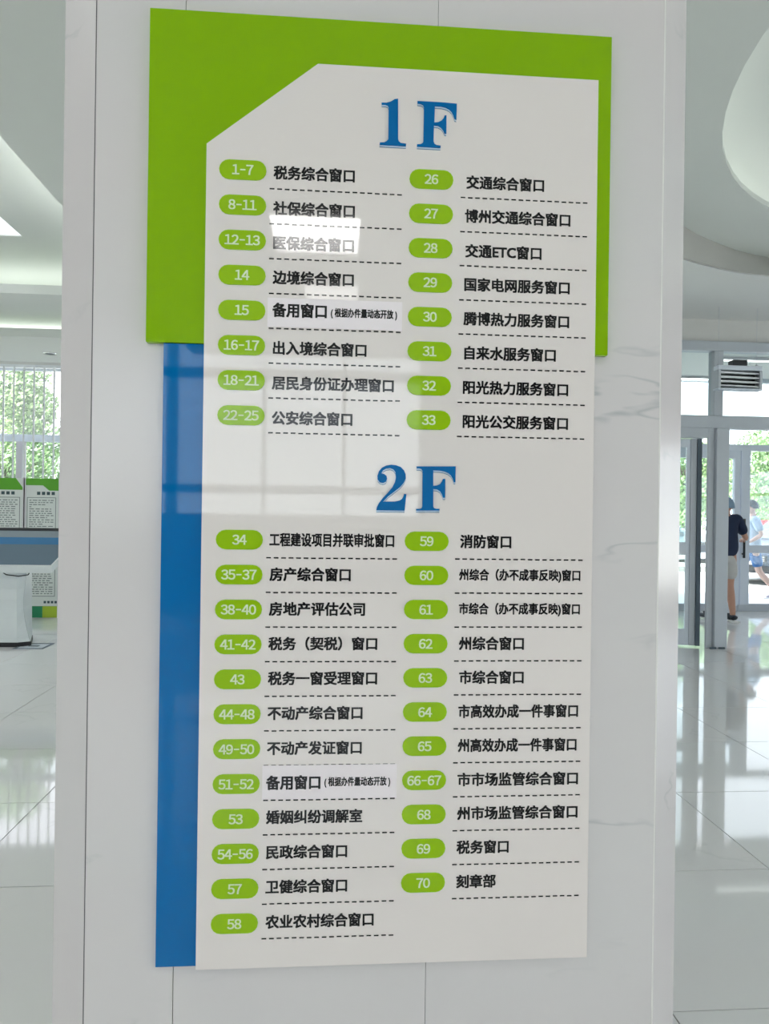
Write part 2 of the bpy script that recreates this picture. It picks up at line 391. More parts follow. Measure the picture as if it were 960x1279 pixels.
# raised ceiling and stepped coves on the window side
Y1 = 8.1; l1t, l1b = at_Y(35, 355.5, Y1).z, at_Y(35, 363.5, Y1).z
Y2 = 8.95; l2t, l2b = at_Y(35, 410, Y2).z, at_Y(35, 417.5, Y2).z
YW = 10.5; ZWT = at_Y(35, 458, YW).z
hp = at_Z(28, 295.5, HH)
o = MB().box(-9, XE+0.9, -8.2, hp.y-2.2, HH, HH+0.1).box(hp.x, XE+0.9, hp.y-2.2, hp.y, HH, HH+0.1).box(-9, -8, hp.y-2.2, hp.y, HH, HH+0.1).box(-9, 1.05, hp.y, 9.95, HH, HH+0.1).box(XE+0.9, 1.05, 6.3, hp.y, HH, HH+0.1).build('raised_ceiling', 'plaster', ceil)
o = MB().box(-8.02, hp.x+0.02, hp.y-2.22, hp.y+0.02, HH+0.012, HH+0.03).build('light_panel', 'led_pale', ceil, 'luminous rectangular ceiling panel')
o = MB().box(XE+0.03, XE+0.09, -7.5, 7.3, HC+0.045, HC+0.075).build('cove_strip', 'cove_strong', ceil)
o = MB().box(-9, 1.0, Y1, Y1+0.03, l1b, l1t).box(-9, 1.0, Y1, 10.0, l1b-0.03, l1b).build('cove_step', 'plaster', ceil)
o = MB().box(-8.9, 0.9, Y1+1.12, Y1+1.22, l1b, l1b+0.03).build('cove_strip', 'cove', ceil)
o = MB().box(-9, 1.0, Y2, Y2+0.03, l2b, l2t).box(-9, 1.0, Y2, YW+0.1, l2b-0.03, l2b).build('cove_step', 'plaster', ceil)
o = MB().box(-8.9, 0.9, Y2+0.72, Y2+0.80, l2b, l2b+0.03).build('cove_strip', 'cove', ceil)
o = MB().box(-9, 1.05, 9.95, 10.0, l1b-0.03, HH+0.1).build('cove_back', 'plaster', ceil)
o = MB().box(-9, 1.05, 9.95, 10.0, l2b, l1b-0.02).build('cove_back', 'plaster', ceil)
# roof over everything so no sky leaks in
o = MB().box(-9.3, 9.8, -8.5, YG, HH+0.35, HH+0.5).build('roof_slab', 'concrete', ceil)
o = MB().box(-9.3, 2.4, YG, YW+0.3, HH+0.35, HH+0.5).build('roof_slab', 'concrete', ceil)

# ---- walls
def structure(o): o['kind'] = 'structure'; return o
tag(MB().box(-9.2, -9, -8.4, YW+0.2, 0, HH+0.4).build('wall_left', 'wall'), 'plain white side wall', kind='structure')
wr = MB().box(9.5, 9.7, -8.4, -3.0, 0, HH+0.4).box(9.5, 9.7, 6.8, YO+0.4, 0, HH+0.4).box(9.5, 9.7, -3.0, 6.8, 0, 0.3).box(9.5, 9.7, -3.0, 6.8, 2.5, HH+0.4)
tag(wr.build('wall_right', 'wall'), 'plain white side wall beside the entrance with a long window', kind='structure')
w5 = empty('window_5', (9.6, 1.9, 0)); tag(w5, 'long side window of the hall beside the entrance', kind='structure')  # unseen opening added to bring side light into the hall
for y_ in (-3.0, -0.6, 1.8, 4.2, 6.72): MB((9.6, 1.9, 0)).box(9.55, 9.65, y_, y_+0.08, 0.3, 2.5).build('mullion', 'alu', w5)
for z_ in (0.3, 1.9, 2.44): MB((9.6, 1.9, 0)).box(9.56, 9.64, -3.0, 6.8, z_, z_+0.06).build('transom', 'alu', w5)
MB((9.6, 1.9, 0)).box(9.597, 9.603, -3.0, 6.8, 0.3, 2.5).build('pane', 'glass', w5)
XR = 1.0
tag(MB().box(XR, XR+0.15, 6.4, YW+0.2, 0, HH+0.4).box(XR, 2.4, YG-0.05, YG+0.15, 0, HH+0.4).box(2.25, 2.4, YG, YO+0.2, 0, HH).build('wall_corner', 'wall'), 'white return wall between windows and entrance', kind='structure')
tag(MB().box(2.3, 9.5, YG+0.01, YG+0.16, ZG, HH+0.4).build('wall_header', 'wall'), 'white band of wall above the entrance glazing', kind='structure')

# ---- window wall on the left
def window_wall():
    Y = YW
    z_tr = at_Y(40, 547, Y).z
    w = empty('window_1', (0, Y, 0)); tag(w, 'tall window with pale frame and vertical blinds', kind='structure')
    O = (0, Y, 0)
    wall = MB(); wall.box(-9, XR, Y, Y+0.15, ZWT, HH+0.4); wall.box(-9, XR, Y, Y+0.15, 0, 0.25)
    tag(wall.build('wall_window', 'wall'), 'low sill and head wall around the tall window', kind='structure')
    xm = at_Y(24, 580, Y).x; bay = 1.55
    MB(O).box(-9, XR, Y+0.02, Y+0.10, z_tr-0.05, z_tr+0.05).build('transom', 'alu_light', w)
    MB(O).box(-9, XR, Y+0.02, Y+0.10, 0.25, 0.33).build('sill', 'white_frame', w)
    MB(O).box(-9, XR, Y+0.02, Y+0.10, ZWT-0.05, ZWT).build('head_rail', 'alu_light', w)
    for k in range(-3, 4):
        x = xm+k*bay
        if x > XR-0.1 or x < -8.9: continue
        MB(O).box(x-0.055, x+0.055, Y+0.02, Y+0.10, 0.33, z_tr-0.05).build('mullion', 'white_frame', w)
        MB(O).box(x-bay/2-0.02, x-bay/2+0.02, Y+0.03, Y+0.09, z_tr+0.05, ZWT-0.05).build('mullion', 'white_frame', w)
        MB(O).box(x+0.055, min(x+bay-0.055, XR), Y+0.055, Y+0.063, 0.33, z_tr-0.05).build('pane', 'glass', w)
        MB(O).box(x-bay/2+0.02, min(x+bay/2-0.02, XR), Y+0.055, Y+0.063, z_tr+0.05, ZWT-0.05).build('pane', 'sheer_pane', w, 'hazy upper pane')
    # vertical blinds drawn open: slats edge on
    b = empty('vertical_blind', (0, Y-0.12, ZWT)); tag(b, 'open vertical blind of narrow pale slats hanging before the tall window', 'blind')
    Ob = (0, Y-0.12, ZWT)
    MB(Ob).box(-6.2, 0.8, Y-0.15, Y-0.09, ZWT-0.04, ZWT).build('head_rail', 'blind', b)
    me = None; x = at_Y(-60, 470, Y).x; zb = 0.45; pt = 0.1345
    while x < -3.2:
        if me is None: sl = MB().box(-0.011, 0.011, -0.04, 0.04, zb-ZWT, -0.04).build('slat', 'blind', b); me = sl.data
        else: sl = link('slat', me, None, b)
        sl.location = (x, -0.12, 0); sl.rotation_euler = (0, 0, 0.35+random.uniform(-0.05, 0.05)); x += pt
window_wall()

# ---- back wall behind the photographer, with the window mirrored in the sign
YB = -8.0; MIR = 3.0-YB
def back_wall():
    p = lambda px, py: at_Y(px, py, MIR)
    xl, xr_ = -6.2, p(525, 540).x; zt, zb = p(300, 428).z, p(300, 642).z
    xl = -6.2
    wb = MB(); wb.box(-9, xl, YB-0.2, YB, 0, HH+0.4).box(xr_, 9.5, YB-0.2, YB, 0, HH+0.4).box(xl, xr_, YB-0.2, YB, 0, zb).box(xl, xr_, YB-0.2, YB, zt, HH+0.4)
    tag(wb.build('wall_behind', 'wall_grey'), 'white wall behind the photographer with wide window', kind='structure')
    w = empty('window_2', (0, YB, 0)); tag(w, 'wide window behind the photographer seen mirrored in the sign', kind='structure')
    O = (0, YB, 0)
    x1, x2 = p(207, 500).x, p(221, 500).x
    MB(O).box(x1, x2, YB-0.12, YB-0.02, zb, zt).build('mullion', 'alu', w)
    z1, z2 = p(230, 457).z, p(230, 470).z
    MB(O).box(xl, xr_, YB-0.12, YB-0.02, z2, z1).build('transom', 'alu', w)
    for px in (100, 330, 430):
        x = p(px, 500).x
        if px == 100: x = -4.2
        MB(O).box(x-0.03, x+0.03, YB-0.12, YB-0.02, zb, zt).build('mullion', 'alu', w)
    za, zc = p(230, 604).z, p(230, 615).z
    MB(O).box(xl, xr_, YB-0.12, YB-0.02, zc, za).build('transom', 'alu', w)
    MB(O).box(xl, xr_, YB-0.08, YB-0.072, zb, zt).build('pane', 'glass', w)
back_wall()

# ---- entrance: inner glazing line, one open leaf; outer line
def entrance():
    Y = YG
    w = empty('window_3', (0, Y, 0)); tag(w, 'grey metal framed inner glazing of the entrance lobby', kind='structure'); O = (0, Y, 0)
    ztr1, ztr0 = at_Y(910, 520, Y).z, at_Y(910, 536, Y).z
    zh = at_Y(910, 440, Y).z
    MB(O).box(2.4, 9.5, Y-0.06, Y+0.08, zh, ZG+0.01).build('head_beam', 'alu', w, bevel=0.01)
    MB(O).box(2.4, 9.5, Y-0.05, Y+0.07, ztr0, ztr1).build('transom', 'alu', w, bevel=0.008)
    xa, xb = at_Y(888, 480, Y).x, at_Y(899.5, 480, Y).x
    MB(O).box(xa, xb, Y-0.06, Y+0.07, ztr1, zh).build('mullion', 'alu', w, bevel=0.006)
    for x in (xb+2.3,): MB(O).box(x, x+0.1, Y-0.06, Y+0.07, ztr1, zh).build('mullion', 'alu', w)
    for a, b in ((2.4, xa), (xb, xb+2.3), (xb+2.4, 9.5)): MB(O).box(a, b, Y, Y+0.008, ztr1, zh).build('pane', 'glass', w)
    # door post of two profiles
    p0, p1, p2 = at_Y(879.5, 700, Y).x, at_Y(887.5, 700, Y).x, at_Y(903.5, 700, Y).x
    MB(O).box(p0, p1-0.004, Y-0.05, Y-0.015, 0.0, ztr0).build('door_post', 'alu', w, bevel=0.005)
    MB(O).box(p1, p2, Y-0.09, Y+0.10, 0.0, ztr0).build('door_post', 'alu', w, bevel=0.008)
    for x in (p0+0.02, p2-0.10): MB(O).box(x, x+0.07, Y-0.10, Y-0.088, 0.0, 0.02).build('foot_plate', 'alu_dark', w)
    z4 = at_Y(880, 536, Y).z
    # open leaf left of the post, swung a little outward
    d = empty('door_1', (at_Y(874.3, 700, Y).x, Y+0.02, 0), 0); tag(d, 'open grey framed glass door leaf with dark edge beside post', kind='structure')
    L = 1.15; zt = at_Y(870, 548, Y).z; sw = 0.09
    zr1, zr0 = at_Y(860, 677.5, Y).z, at_Y(860, 693, Y).z; zk = at_Y(860, 786, Y).z
    MB().box(-0.045, 0.0, -0.05, 0.02, 0.02, zt).build('edge_strip', 'alu_dark', d, 'dark rubber edged closing stile')
    MB().box(-sw-0.02, -0.045, -0.03, 0.02, 0.02, zt).build('stile', 'alu', d, bevel=0.004)
    MB().box(-sw-0.06, -sw-0.02, -0.02, 0.02, 0.02, zt).build('stile', 'alu_light', d, bevel=0.004)
    MB().box(-L, -L+0.09, -0.03, 0.02, 0.02, zt).build('stile', 'alu', d, bevel=0.004)
    for a, b, nm in ((zr0, zr1, 'middle_rail'), (0.02, zk, 'bottom_rail'), (zt-0.09, zt, 'top_rail')):
        MB().box(-L+0.09, -sw-0.06, -0.028, 0.018, a, b).build(nm, 'alu_light', d, bevel=0.004)
    MB().box(-L+0.09, -sw-0.06, -0.006, 0.002, zk, zr0).build('pane', 'glass', d)
    MB().box(-L+0.09, -sw-0.06, -0.006, 0.002, zr1, zt-0.09).build('pane', 'glass', d)
    d.rotation_euler = (0, 0, -0.22)
    # fixed frame rail above the opening
    MB(O).box(2.4, p0, Y-0.05, Y+0.07, z4-0.10, ztr0).build('door_head', 'alu', w)
    # ---------- outer line
    Y = YO; O = (0, Y, 0)
    w = empty('window_4', (0, Y, 0)); tag(w, 'pale metal framed outer glazing of the entrance lobby', kind='structure')
    zt1, zt0 = at_Y(940, 556, Y).z, at_Y(940, 563.5, Y).z; zk = at_Y(940, 754, Y).z
    ZT = 3.52
    MB(O).box(2.4, 9.5, Y-0.05, Y+0.05, zt0, zt1).build('transom', 'alu_light', w)
    MB(O).box(2.4, 9.5, Y-0.05, Y+0.05, ZT-0.06, ZT).build('head_beam', 'alu_light', w)
    MB(O).box(at_Y(903, 757, Y).x+0.2, 9.5, Y-0.06, Y+0.06, 0.0, at_Y(940, 755, Y).z).build('sill', 'alu', w)
    x0, x1 = at_Y(923, 650, Y).x, at_Y(934, 650, Y).x
    xx = [2.4, at_Y(846, 600, Y).x-0.6, x1+1.6, 9.5]
    for x in xx[1:3]: MB(O).box(x-0.05, x+0.05, Y-0.05, Y+0.05, 0, zt0).build('mullion', 'alu_light', w)
    for a, b in zip(xx[:-1], xx[1:]):
        MB(O).box(a, b, Y-0.004, Y+0.004, zt1, ZT-0.06).build('pane', 'glass', w)
    MB(O).box(xx[2]+0.05, xx[3], Y-0.004, Y+0.004, 0.1, zt0).build('pane', 'glass', w)
    MB(O).box(xx[0], xx[1]-0.05, Y-0.004, Y+0.004, 0.1, zt0).build('pane', 'glass', w)
    # outer leaves
    zd = at_Y(925, 573, Y).z; zr1, zr0 = at_Y(940, 681, Y).z, at_Y(940, 690.5, Y).z
    d = empty('door_2', (x0, Y, 0)); tag(d, 'pale framed outer glass door with black pull handle', kind='structure'); O = (x0, Y, 0)
    MB(O).box(x0, x1, Y-0.04, Y+0.03, 0.08, zt0).build('stile', 'alu_light', d)
    MB(O).box(x1, xx[2]-0.05, Y-0.035, Y+0.03, zr0, zr1).build('middle_rail', 'alu_light', d)
    MB(O).box(x1, xx[2]-0.05, Y-0.035, Y+0.03, 0.0, zk).build('bottom_rail', 'alu', d)
    MB(O).box(x1, xx[2]-0.05, Y-0.004, Y+0.004, zk, zr0).build('pane', 'glass', d)
    MB(O).box(x1, xx[2]-0.05, Y-0.004, Y+0.004, zr1, zt0).build('pane', 'glass', d)
    h0, h1 = at_Y(929.5, 648, Y-0.09), at_Y(929, 697, Y-0.09)
    hd = MB(O); hd.tube((h0.x, Y-0.09, h0.z), (h0.x, Y-0.09, h1.z), 0.017, 10)
    for z in (h0.z-0.06, h1.z+0.06): hd.tube((h0.x, Y-0.09, z), (h0.x, Y-0.03, z), 0.012, 8)
    hd.build('pull_handle', 'black', d, smooth=True)
    # left outer leaf
    xL = xx[1]+0.05
    d = empty('door_3', (xL, Y, 0)); tag(d, 'pale framed outer glass door leaf behind the person in navy', kind='structure'); O = (xL, Y, 0)
    MB(O).box(x0-0.10, x0-0.012, Y-0.035, Y+0.03, 0.08, zd).build('stile', 'alu_light', d)
    MB(O).box(xL, xL+0.09, Y-0.035, Y+0.03, 0.08, zd).build('stile', 'alu_light', d)
    MB(O).box(xL, x0-0.012, Y-0.035, Y+0.03, zd, zd+0.12).build('top_rail', 'alu_light', d)
    MB(O).box(xL+0.09, x0-0.10, Y-0.03, Y+0.03, zr0, zr1).build('middle_rail', 'alu_light', d)
    MB(O).box(xL, x0-0.012, Y-0.03, Y+0.03, 0.0, zk).build('bottom_rail', 'alu', d)
    MB(O).box(xL+0.09, x0-0.10, Y-0.004, Y+0.004, zk, zr0).build('pane', 'glass_milky', d)
    MB(O).box(xL+0.09, x0-0.10, Y-0.004, Y+0.004, zr1, zd).build('pane', 'glass_milky', d)
    # lobby ceiling
    zs = 3.52
    tag(MB().box(2.3, 9.5, YG+0.16, YO+0.1, zs, zs+0.1).build('ceiling_lobby', 'plaster_white'), 'white flat ceiling of the glazed entrance lobby', kind='structure')
entrance()

# ================================================================== PILLAR
D = 1.5; YP = 1.526                # sign face, pillar face
def pillar():
    xl0, xl1 = at_Y(112, 640, YP).x, at_Y(822.5, 640, YP).x
    zt = HC
    # chamfers run back at 45 degrees until they meet the photo's silhouette
    def chamf(px, x0, sgn):
        lo_, hi_ = 0.0, 0.5
        for _ in range(40):
            m_ = (lo_+hi_)/2; q = at_Y(px, 640, YP+m_).x
            if (x0+sgn*m_-q)*sgn < 0: lo_ = m_
            else: hi_ = m_
        return (lo_+hi_)/2
    cl = chamf(73.5, xl0, -1); cr_ = chamf(848.5, xl1, 1)
    print('chamfers', cl, cr_)
    c = 0.5*(cl+cr_)
    p = empty('pillar', ((xl0+xl1)/2, YP+0.5, 0)); tag(p, 'wide marble clad pillar with bevelled corners carrying the floor directory', 'pillar'); O = p.location
    dep = 1.1
    core = [(xl0+0.01, YP+0.02), (xl1-0.01, YP+0.02), (xl1+cr_-0.02, YP+cr_+0.01), (xl1+cr_-0.02, YP+dep), (xl0-cl+0.02, YP+dep), (xl0-cl+0.02, YP+cl+0.01)]
    MB(O).prism_z(core, 0, zt-0.002).build('core', 'joint_dark', p)
    s1, s2 = at_Y(223.8, 640, YP).x, at_Y(539, 640, YP).x
    for a, b in ((xl0+0.0015, s1-0.0008), (s1+0.0008, s2-0.0005), (s2+0.0005, xl1-0.001)):
        MB(O).box(a, b, YP, YP+0.02, 0.0, zt-0.003).build('marble_panel', 'marble_front', p)
    def corner(x0, sgn, c_):
        t = 0.02; k = t*0.7071
        poly = [(x0+sgn*0.001, YP+0.001), (x0+sgn*c_, YP+c_), (x0+sgn*(c_-k), YP+c_+k), (x0-sgn*k*0.2, YP+k+0.006)]
        MB(O).prism_z(poly, 0, zt-0.003).build('corner_panel', 'marble_corner', p)
        xs = x0+sgn*c_
        MB(O).box(xs-0.02*sgn, xs, YP+c_+0.002, YP+dep, 0, zt-0.003).build('side_panel', 'marble_corner', p)
    corner(xl0, -1, cl); corner(xl1, 1, cr_)
    # joint fillers
    MB(O).box(xl1-0.0022, xl1+0.0008, YP-0.0006, YP+0.004, 0, zt-0.003).build('joint_bead', 'joint_light', p, 'white sealant bead at bevelled corner')
    MB(O).box(xl0-0.0006, xl0+0.0014, YP+0.0005, YP+0.004, 0, zt-0.003).build('joint_bead', 'joint_dark', p)
    MB(O).box(xl0-cl+0.02, xl1+cr_-0.02, YP+dep, YP+dep+0.02, 0, zt-0.003).build('back_panel', 'marble_front', p)
pillar()

# ================================================================== THE SIGN
def sign():
    ZB, ZT = 1.43-0.9441, 1.43+0.9271
    sg = empty('directory_sign', (0.1, YP, ZB)); tag(sg, 'tall white acrylic floor directory with green top frame and blue strip', 'sign')
    O = sg.location
    GL, GR, GT, GB = -0.3844, 0.5874, 1.43+1.0272, 1.43+0.3426
    WL, WR, BL = -0.2650, 0.5558, -0.3491
    MB(O).box(GL, GR, 1.509, YP, GB, GT).build('green_panel', 'green_acrylic', sg, bevel=0.0012)
    MB(O).box(BL, WL+0.05, 1.513, YP-0.0005, ZB, GB-0.0008).build('blue_strip', 'blue_acrylic', sg, bevel=0.001)
    a, b, c = at_Y(257.5, 179, D), at_Y(397, 80, D), at_Y(745, 100, D)
    MB(O).prism_y([(WL, ZB), (WR, ZB), (WR, ZT), (b.x, ZT), (WL, a.z)], D, 1.509).build('white_panel', 'white_acrylic', sg, bevel=0.0007)
    MB(O).box(WL+0.01, WR-0.006, 1.5095, YP-0.0005, ZB+0.004, GB-0.001).build('backing_spacer', 'acrylic_edge', sg)
    YI = D-0.0006
    def local(o):      # printed meshes are made in world coordinates
        for v in o.data.vertices: v.co -= O
        return o
    # floor headings
    def heading(px_pts, fx):
        pts = [at_Y(*fx(x, y), D) for x, y in px_pts]; return [(p.x, p.z) for p in pts]
    one = [(272, 106), (272, 478), (278, 497), (296, 513), (346, 520), (344, 542), (102, 528), (104, 508), (142, 507), (166, 497), (182, 478), (185, 182), (176, 166), (155, 159), (122, 158), (120, 142), (165, 143), (205, 132), (240, 110)]
    Fp = [(478, 93), (838, 93), (836, 240), (822, 240), (812, 205), (795, 175), (770, 155), (735, 140), (690, 132), (632, 130), (632, 272), (668, 269), (695, 256), (712, 232), (722, 208), (743, 208), (741, 382), (722, 382), (712, 350), (695, 322), (668, 305), (632, 301), (632, 462), (640, 478), (660, 484), (690, 484), (690, 500), (475, 500), (475, 484), (505, 484), (525, 478), (532, 462), (534, 135), (526, 119), (508, 112), (480, 112)]
    F1 = [(450, 127), (530, 131), (640, 137), (720, 143), (812, 152), (808, 298), (792, 290), (782, 258), (765, 225), (742, 202), (710, 186), (670, 176), (610, 172), (606, 325), (642, 322), (670, 308), (690, 286), (700, 260), (717, 258), (716, 426), (700, 424), (688, 396), (668, 370), (640, 354), (602, 350), (598, 500), (606, 520), (625, 532), (664, 538), (662, 557), (445, 545), (447, 525), (478, 524), (498, 514), (505, 496), (510, 182), (502, 162), (482, 152), (450, 147)]
    two = [(108, 498), (368, 500), (376, 430), (385, 350), (364, 345), (357, 372), (345, 393), (320, 408), (280, 416), (170, 418), (215, 370), (270, 328), (325, 285), (362, 243), (380, 205), (378, 165), (362, 128), (332, 98), (290, 83), (245, 78), (200, 85), (160, 105), (132, 138), (118, 180), (122, 215), (142, 240), (172, 246), (196, 235), (208, 208), (202, 180), (182, 164), (156, 156), (170, 130), (200, 113), (235, 108), (265, 119), (284, 145), (290, 190), (281, 235), (256, 285), (215, 335), (168, 385), (130, 435), (112, 472)]
    k = 960/130
    fa = lambda x, y: (460+x/k, 110+y/k); fb = lambda x, y: (455+x/k, 570+y/k)
    for poly, fx, nm in ((one, fa, 'heading_numeral'), (F1, fa, 'heading_letter'), (two, fb, 'heading_numeral'), (Fp, fb, 'heading_letter')):
        q = heading(poly, fx)
        L = MB(O).prism_y(q, D-0.0035, D-0.0012).build(nm, 'heading_blue', sg, 'blue bold serif character with pale rim')
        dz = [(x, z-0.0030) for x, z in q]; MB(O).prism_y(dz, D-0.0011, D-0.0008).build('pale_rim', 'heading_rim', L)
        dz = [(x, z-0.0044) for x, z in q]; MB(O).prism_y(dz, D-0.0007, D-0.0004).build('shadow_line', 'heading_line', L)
    # rows -------------------------------------------------------------
    def badge(s, cx, cy, wpx=58.3):
        c_ = at_Y(cx, cy, D); w_ = wpx/600.0; h_ = 0.0402
        b_ = MB(O).prism_y(rounded(c_.x, c_.z, w_, h_), D-0.0022, D).build('number_badge', 'badge_green', sg)
        # digits set one by one on a fixed advance
        adv = 0.0143; n = len(s); x = c_.x-adv*n/2; V = []; FF = []
        for ch in s:
            if ch == '–':
                k0 = len(V); V += [(x+0.0018, D-0.0028, c_.z-0.0014), (x+adv-0.0018, D-0.0028, c_.z-0.0014), (x+adv-0.0018, D-0.0028, c_.z+0.0014), (x+0.0018, D-0.0028, c_.z+0.0014)]; FF.append((k0, k0+1, k0+2, k0+3))
            else:
                vv, ff, a0, a1, b0, b1 = text_mesh(chr(ord(ch)-48+0xFF10), 0.0)
                sc = 0.0198/(b1-b0); of = 0.0006; xc = x+adv/2-(a0+a1)/2*sc*0.95
                for q, (ux, uz) in enumerate(((-of, -of*.7), (of, -of*.7), (-of, of*.7), (of, of*.7))):
                    k0 = len(V); V += [(xc+v[0]*sc*0.95+ux, D-0.0028-q*0.00001, c_.z+(v[1]-(b0+b1)/2)*sc+uz) for v in vv]; FF += [tuple(t_+k0 for t_ in f) for f in ff]
            x += adv
        me = bpy.data.meshes.new('badge_number'); me.from_pydata(V, [], FF); me.update(); local(link('badge_number', me, 'badge_text', b_))
    def line(s, x0, x1, yc, h=0.0288, off=0.034, parent=None, Y=YI, nm='window_name'):
        a_, b_ = at_Y(x0, yc, D), at_Y(x1, yc, D)
        zc = at_Y((x0+x1)/2, yc, D).z
        local(text(nm, s, a_.x, b_.x, zc, h, Y, 'ink', parent or sg, off))
    def dashes(x0, y0, x1, y1, n=18, parent=None, Y=YI):
        a_, b_ = at_Y(x0, y0, D), at_Y(x1, y1, D); m_ = MB(O); z = (a_.z+b_.z)/2
        pt = (b_.x-a_.x)/(n-0.36)
        for i in range(n):
            xx = a_.x+i*pt; zz = z+random.uniform(-0.0003, 0.0003)
            m_.add([(xx, Y, zz-0.0014), (xx+pt*0.64, Y, zz-0.0014), (xx+pt*0.64, Y, zz+0.0014), (xx, Y, zz+0.0014)], [(0, 1, 2, 3)])
        m_.build('dashed_line', 'ink', parent or sg)
    lerp = lambda a_, b_, t: a_+(b_-a_)*t
    L1 = [('1–7', '税务综合窗口', 341.5, 443, 217.7), ('8–11', '社保综合窗口', 341, 443, 262), ('12–13', '医保综合窗口', 341, 442, 305), ('14', '边境综合窗口', 340.4, 441.8, 348),
          ('15', None, 0, 0, 0), ('16–17', '出入境综合窗口', 340.7, 457.6, 436), ('18–21', '居民身份证办理窗口', 339.3, 491.6, 480), ('22–25', '公安综合窗口', 339.3, 439.9, 522.8)]
    L2 = [('34', '工程建设项目并联审批窗口', 336.4, 492.1, 674.6), ('35–37', '房产综合窗口', 336.4, 437.8, 717.5), ('38–40', '房地产评估公司', 335.7, 455.7, 760.7), ('41–42', '税务（契税）窗口', 335, 471, 803.8),
          ('43', '税务一窗受理窗口', 334.4, 470.8, 847), ('44–48', '不动产综合窗口', 334, 452.6, 890.4), ('49–50', '不动产发证窗口', 333.3, 451.6, 934), ('51–52', None, 0, 0, 0), ('53', '婚姻纠纷调解室', 332, 452.3, 1019.6),
          ('54–56', '民政综合窗口', 332, 433.4, 1063.4), ('57', '卫健综合窗口', 331.3, 433.4, 1106.5), ('58', '农业农村综合窗口', 331.3, 466.4, 1149.6)]
    R1 = [('26', '交通综合窗口', 582, 679.3, 229.7), ('27', '博州交通综合窗口', 580.3, 712, 272.5), ('28', '交通ETC窗口', 580.7, 676, 315), ('29', '国家电网服务窗口', 579.5, 711.2, 357.5),
          ('30', '腾博热力服务窗口', 578.5, 710.5, 400), ('31', '自来水服务窗口', 579.5, 693.8, 442.3), ('32', '阳光热力服务窗口', 577.8, 709.3, 485.3), ('33', '阳光公交服务窗口', 577.5, 709, 527.6)]
    R2 = [('59', '消防窗口', 574.3, 638.2, 676.5), ('60', '州综合（办不成事反映)窗口', 573, 724.4, 719.2), ('61', '市综合（办不成事反映)窗口', 572.7, 723.8, 761.4), ('62', '州综合窗口', 572.7, 654, 803.6),
          ('63', '市综合窗口', 573, 653.7, 845.7), ('64', '市高效办成一件事窗口', 572, 721.5, 888), ('65', '州高效办成一件事窗口', 571.4, 719.6, 930.3), ('66–67', '市市场监管综合窗口', 571, 721.5, 972.6),
          ('68', '州市场监管综合窗口', 570.4, 720.9, 1014.5), ('69', '税务窗口', 569.8, 635, 1057.5), ('70', '刻章部', 569.4, 618.8, 1100.3)]
    def column(rows, cx, cy, dx, dy0, dy1, wpx):
        n = len(rows)
        for i, (num, s, x0, x1, yc) in enumerate(rows):
            t = i/(n-1)
            badge(num, lerp(cx[0], cx[1], t), lerp(cy[0], cy[1], t), wpx)
            patch = None
            ax, bx = lerp(dx[0], dx[2], t), lerp(dx[1], dx[3], t)
            ay, by = lerp(dy0[0], dy1[0], t), lerp(dy0[1], dy1[1], t)
            if s: line(s, x0, x1, yc); dashes(ax, ay, bx, by)
            else:
                if num == '15': c4 = [(334.5, 371.5), (502.5, 378), (501.5, 414), (333.5, 407.5)]
                else: c4 = [(327.8, 955.5), (495.5, 954.5), (494.8, 995), (327, 1001)]
                q = [at_Y(*p_, D) for p_ in c4]; z0_, z1_ = (q[2].z+q[3].z)/2, (q[0].z+q[1].z)/2
                x0_, x1_ = (q[0].x+q[3].x)/2, (q[1].x+q[2].x)/2
                pp = MB(O).box(x0_, x1_, D-0.0012, D-0.0001, z0_, z1_).build('paper_patch', 'paper', sg, 'pale paper correction strip pasted over row')
                yy = D-0.0016
                if num == '15':
                    line('备用窗口', 340, 408, 388.2, 0.030, 0.038, pp, yy); line('( 根据办件量动态开放 )', 413, 495.6, 392.8, 0.022, 0.034, pp, yy)
                else:
                    line('备用窗口', 332, 400, 977, 0.030, 0.038, pp, yy); line('( 根据办件量动态开放 )', 405, 487, 976.4, 0.022, 0.034, pp, yy)
                dashes(ax, ay, bx, by, 18, pp, yy)
    column(L1, (303.3, 301), (212.6, 518.9), (336.5, 501.7, 334.7, 498.7), (235.7, 243.7), (540.8, 543.9), 57.6)
    column(L2, (299, 292.7), (674, 1153.3), (332.3, 495.6, 326.4, 491), (697, 697.8), (1172.6, 1167.4), 57.4)
    column(R1, (538.5, 535), (224.5, 524.8), (575, 733.3, 570.4, 729.3), (247, 253.6), (545.3, 548.2), 55.6)
    column(R2, (532.6, 528), (676, 1102.1), (568, 727.3, 564, 722.2), (698.5, 699.4), (1122, 1118.5), 55.6)
sign()

# ================================================================== CEILING LIGHTS (some mirrored in the sign, others added as fill)
def light_panel(x0, x1, y0, y1, z, label, m='led', group=None):
    t = empty('ceiling_light', ((x0+x1)/2, (y0+y1)/2, z)); tag(t, label, 'light', group); O = t.location
    MB(O).box(x0, x1, y0, y1, z-0.012, z-0.002).build('diffuser', m, t)
    f = MB(O); w = 0.025
    f.box(x0-w, x1+w, y0-w, y0, z-0.02, z).box(x0-w, x1+w, y1, y1+w, z-0.02, z).box(x0-w, x0, y0, y1, z-0.02, z).box(x1, x1+w, y0, y1, z-0.02, z)
    f.build('frame', 'white_frame', t)
    return t
def mirrored(pxs, label, m):
    d0 = EYE + ray(pxs[0], pxs[1])*0
    a = at_Z(pxs[0], pxs[1], HC); b = at_Z(pxs[2], pxs[3], HC)
    light_panel(a.x, b.x, 3.0-b.y, 3.0-a.y, HC, label, m)
mirrored((336, 265, 446, 315), 'square ceiling light behind the photographer mirrored over the second and third rows', 'led_mirror')
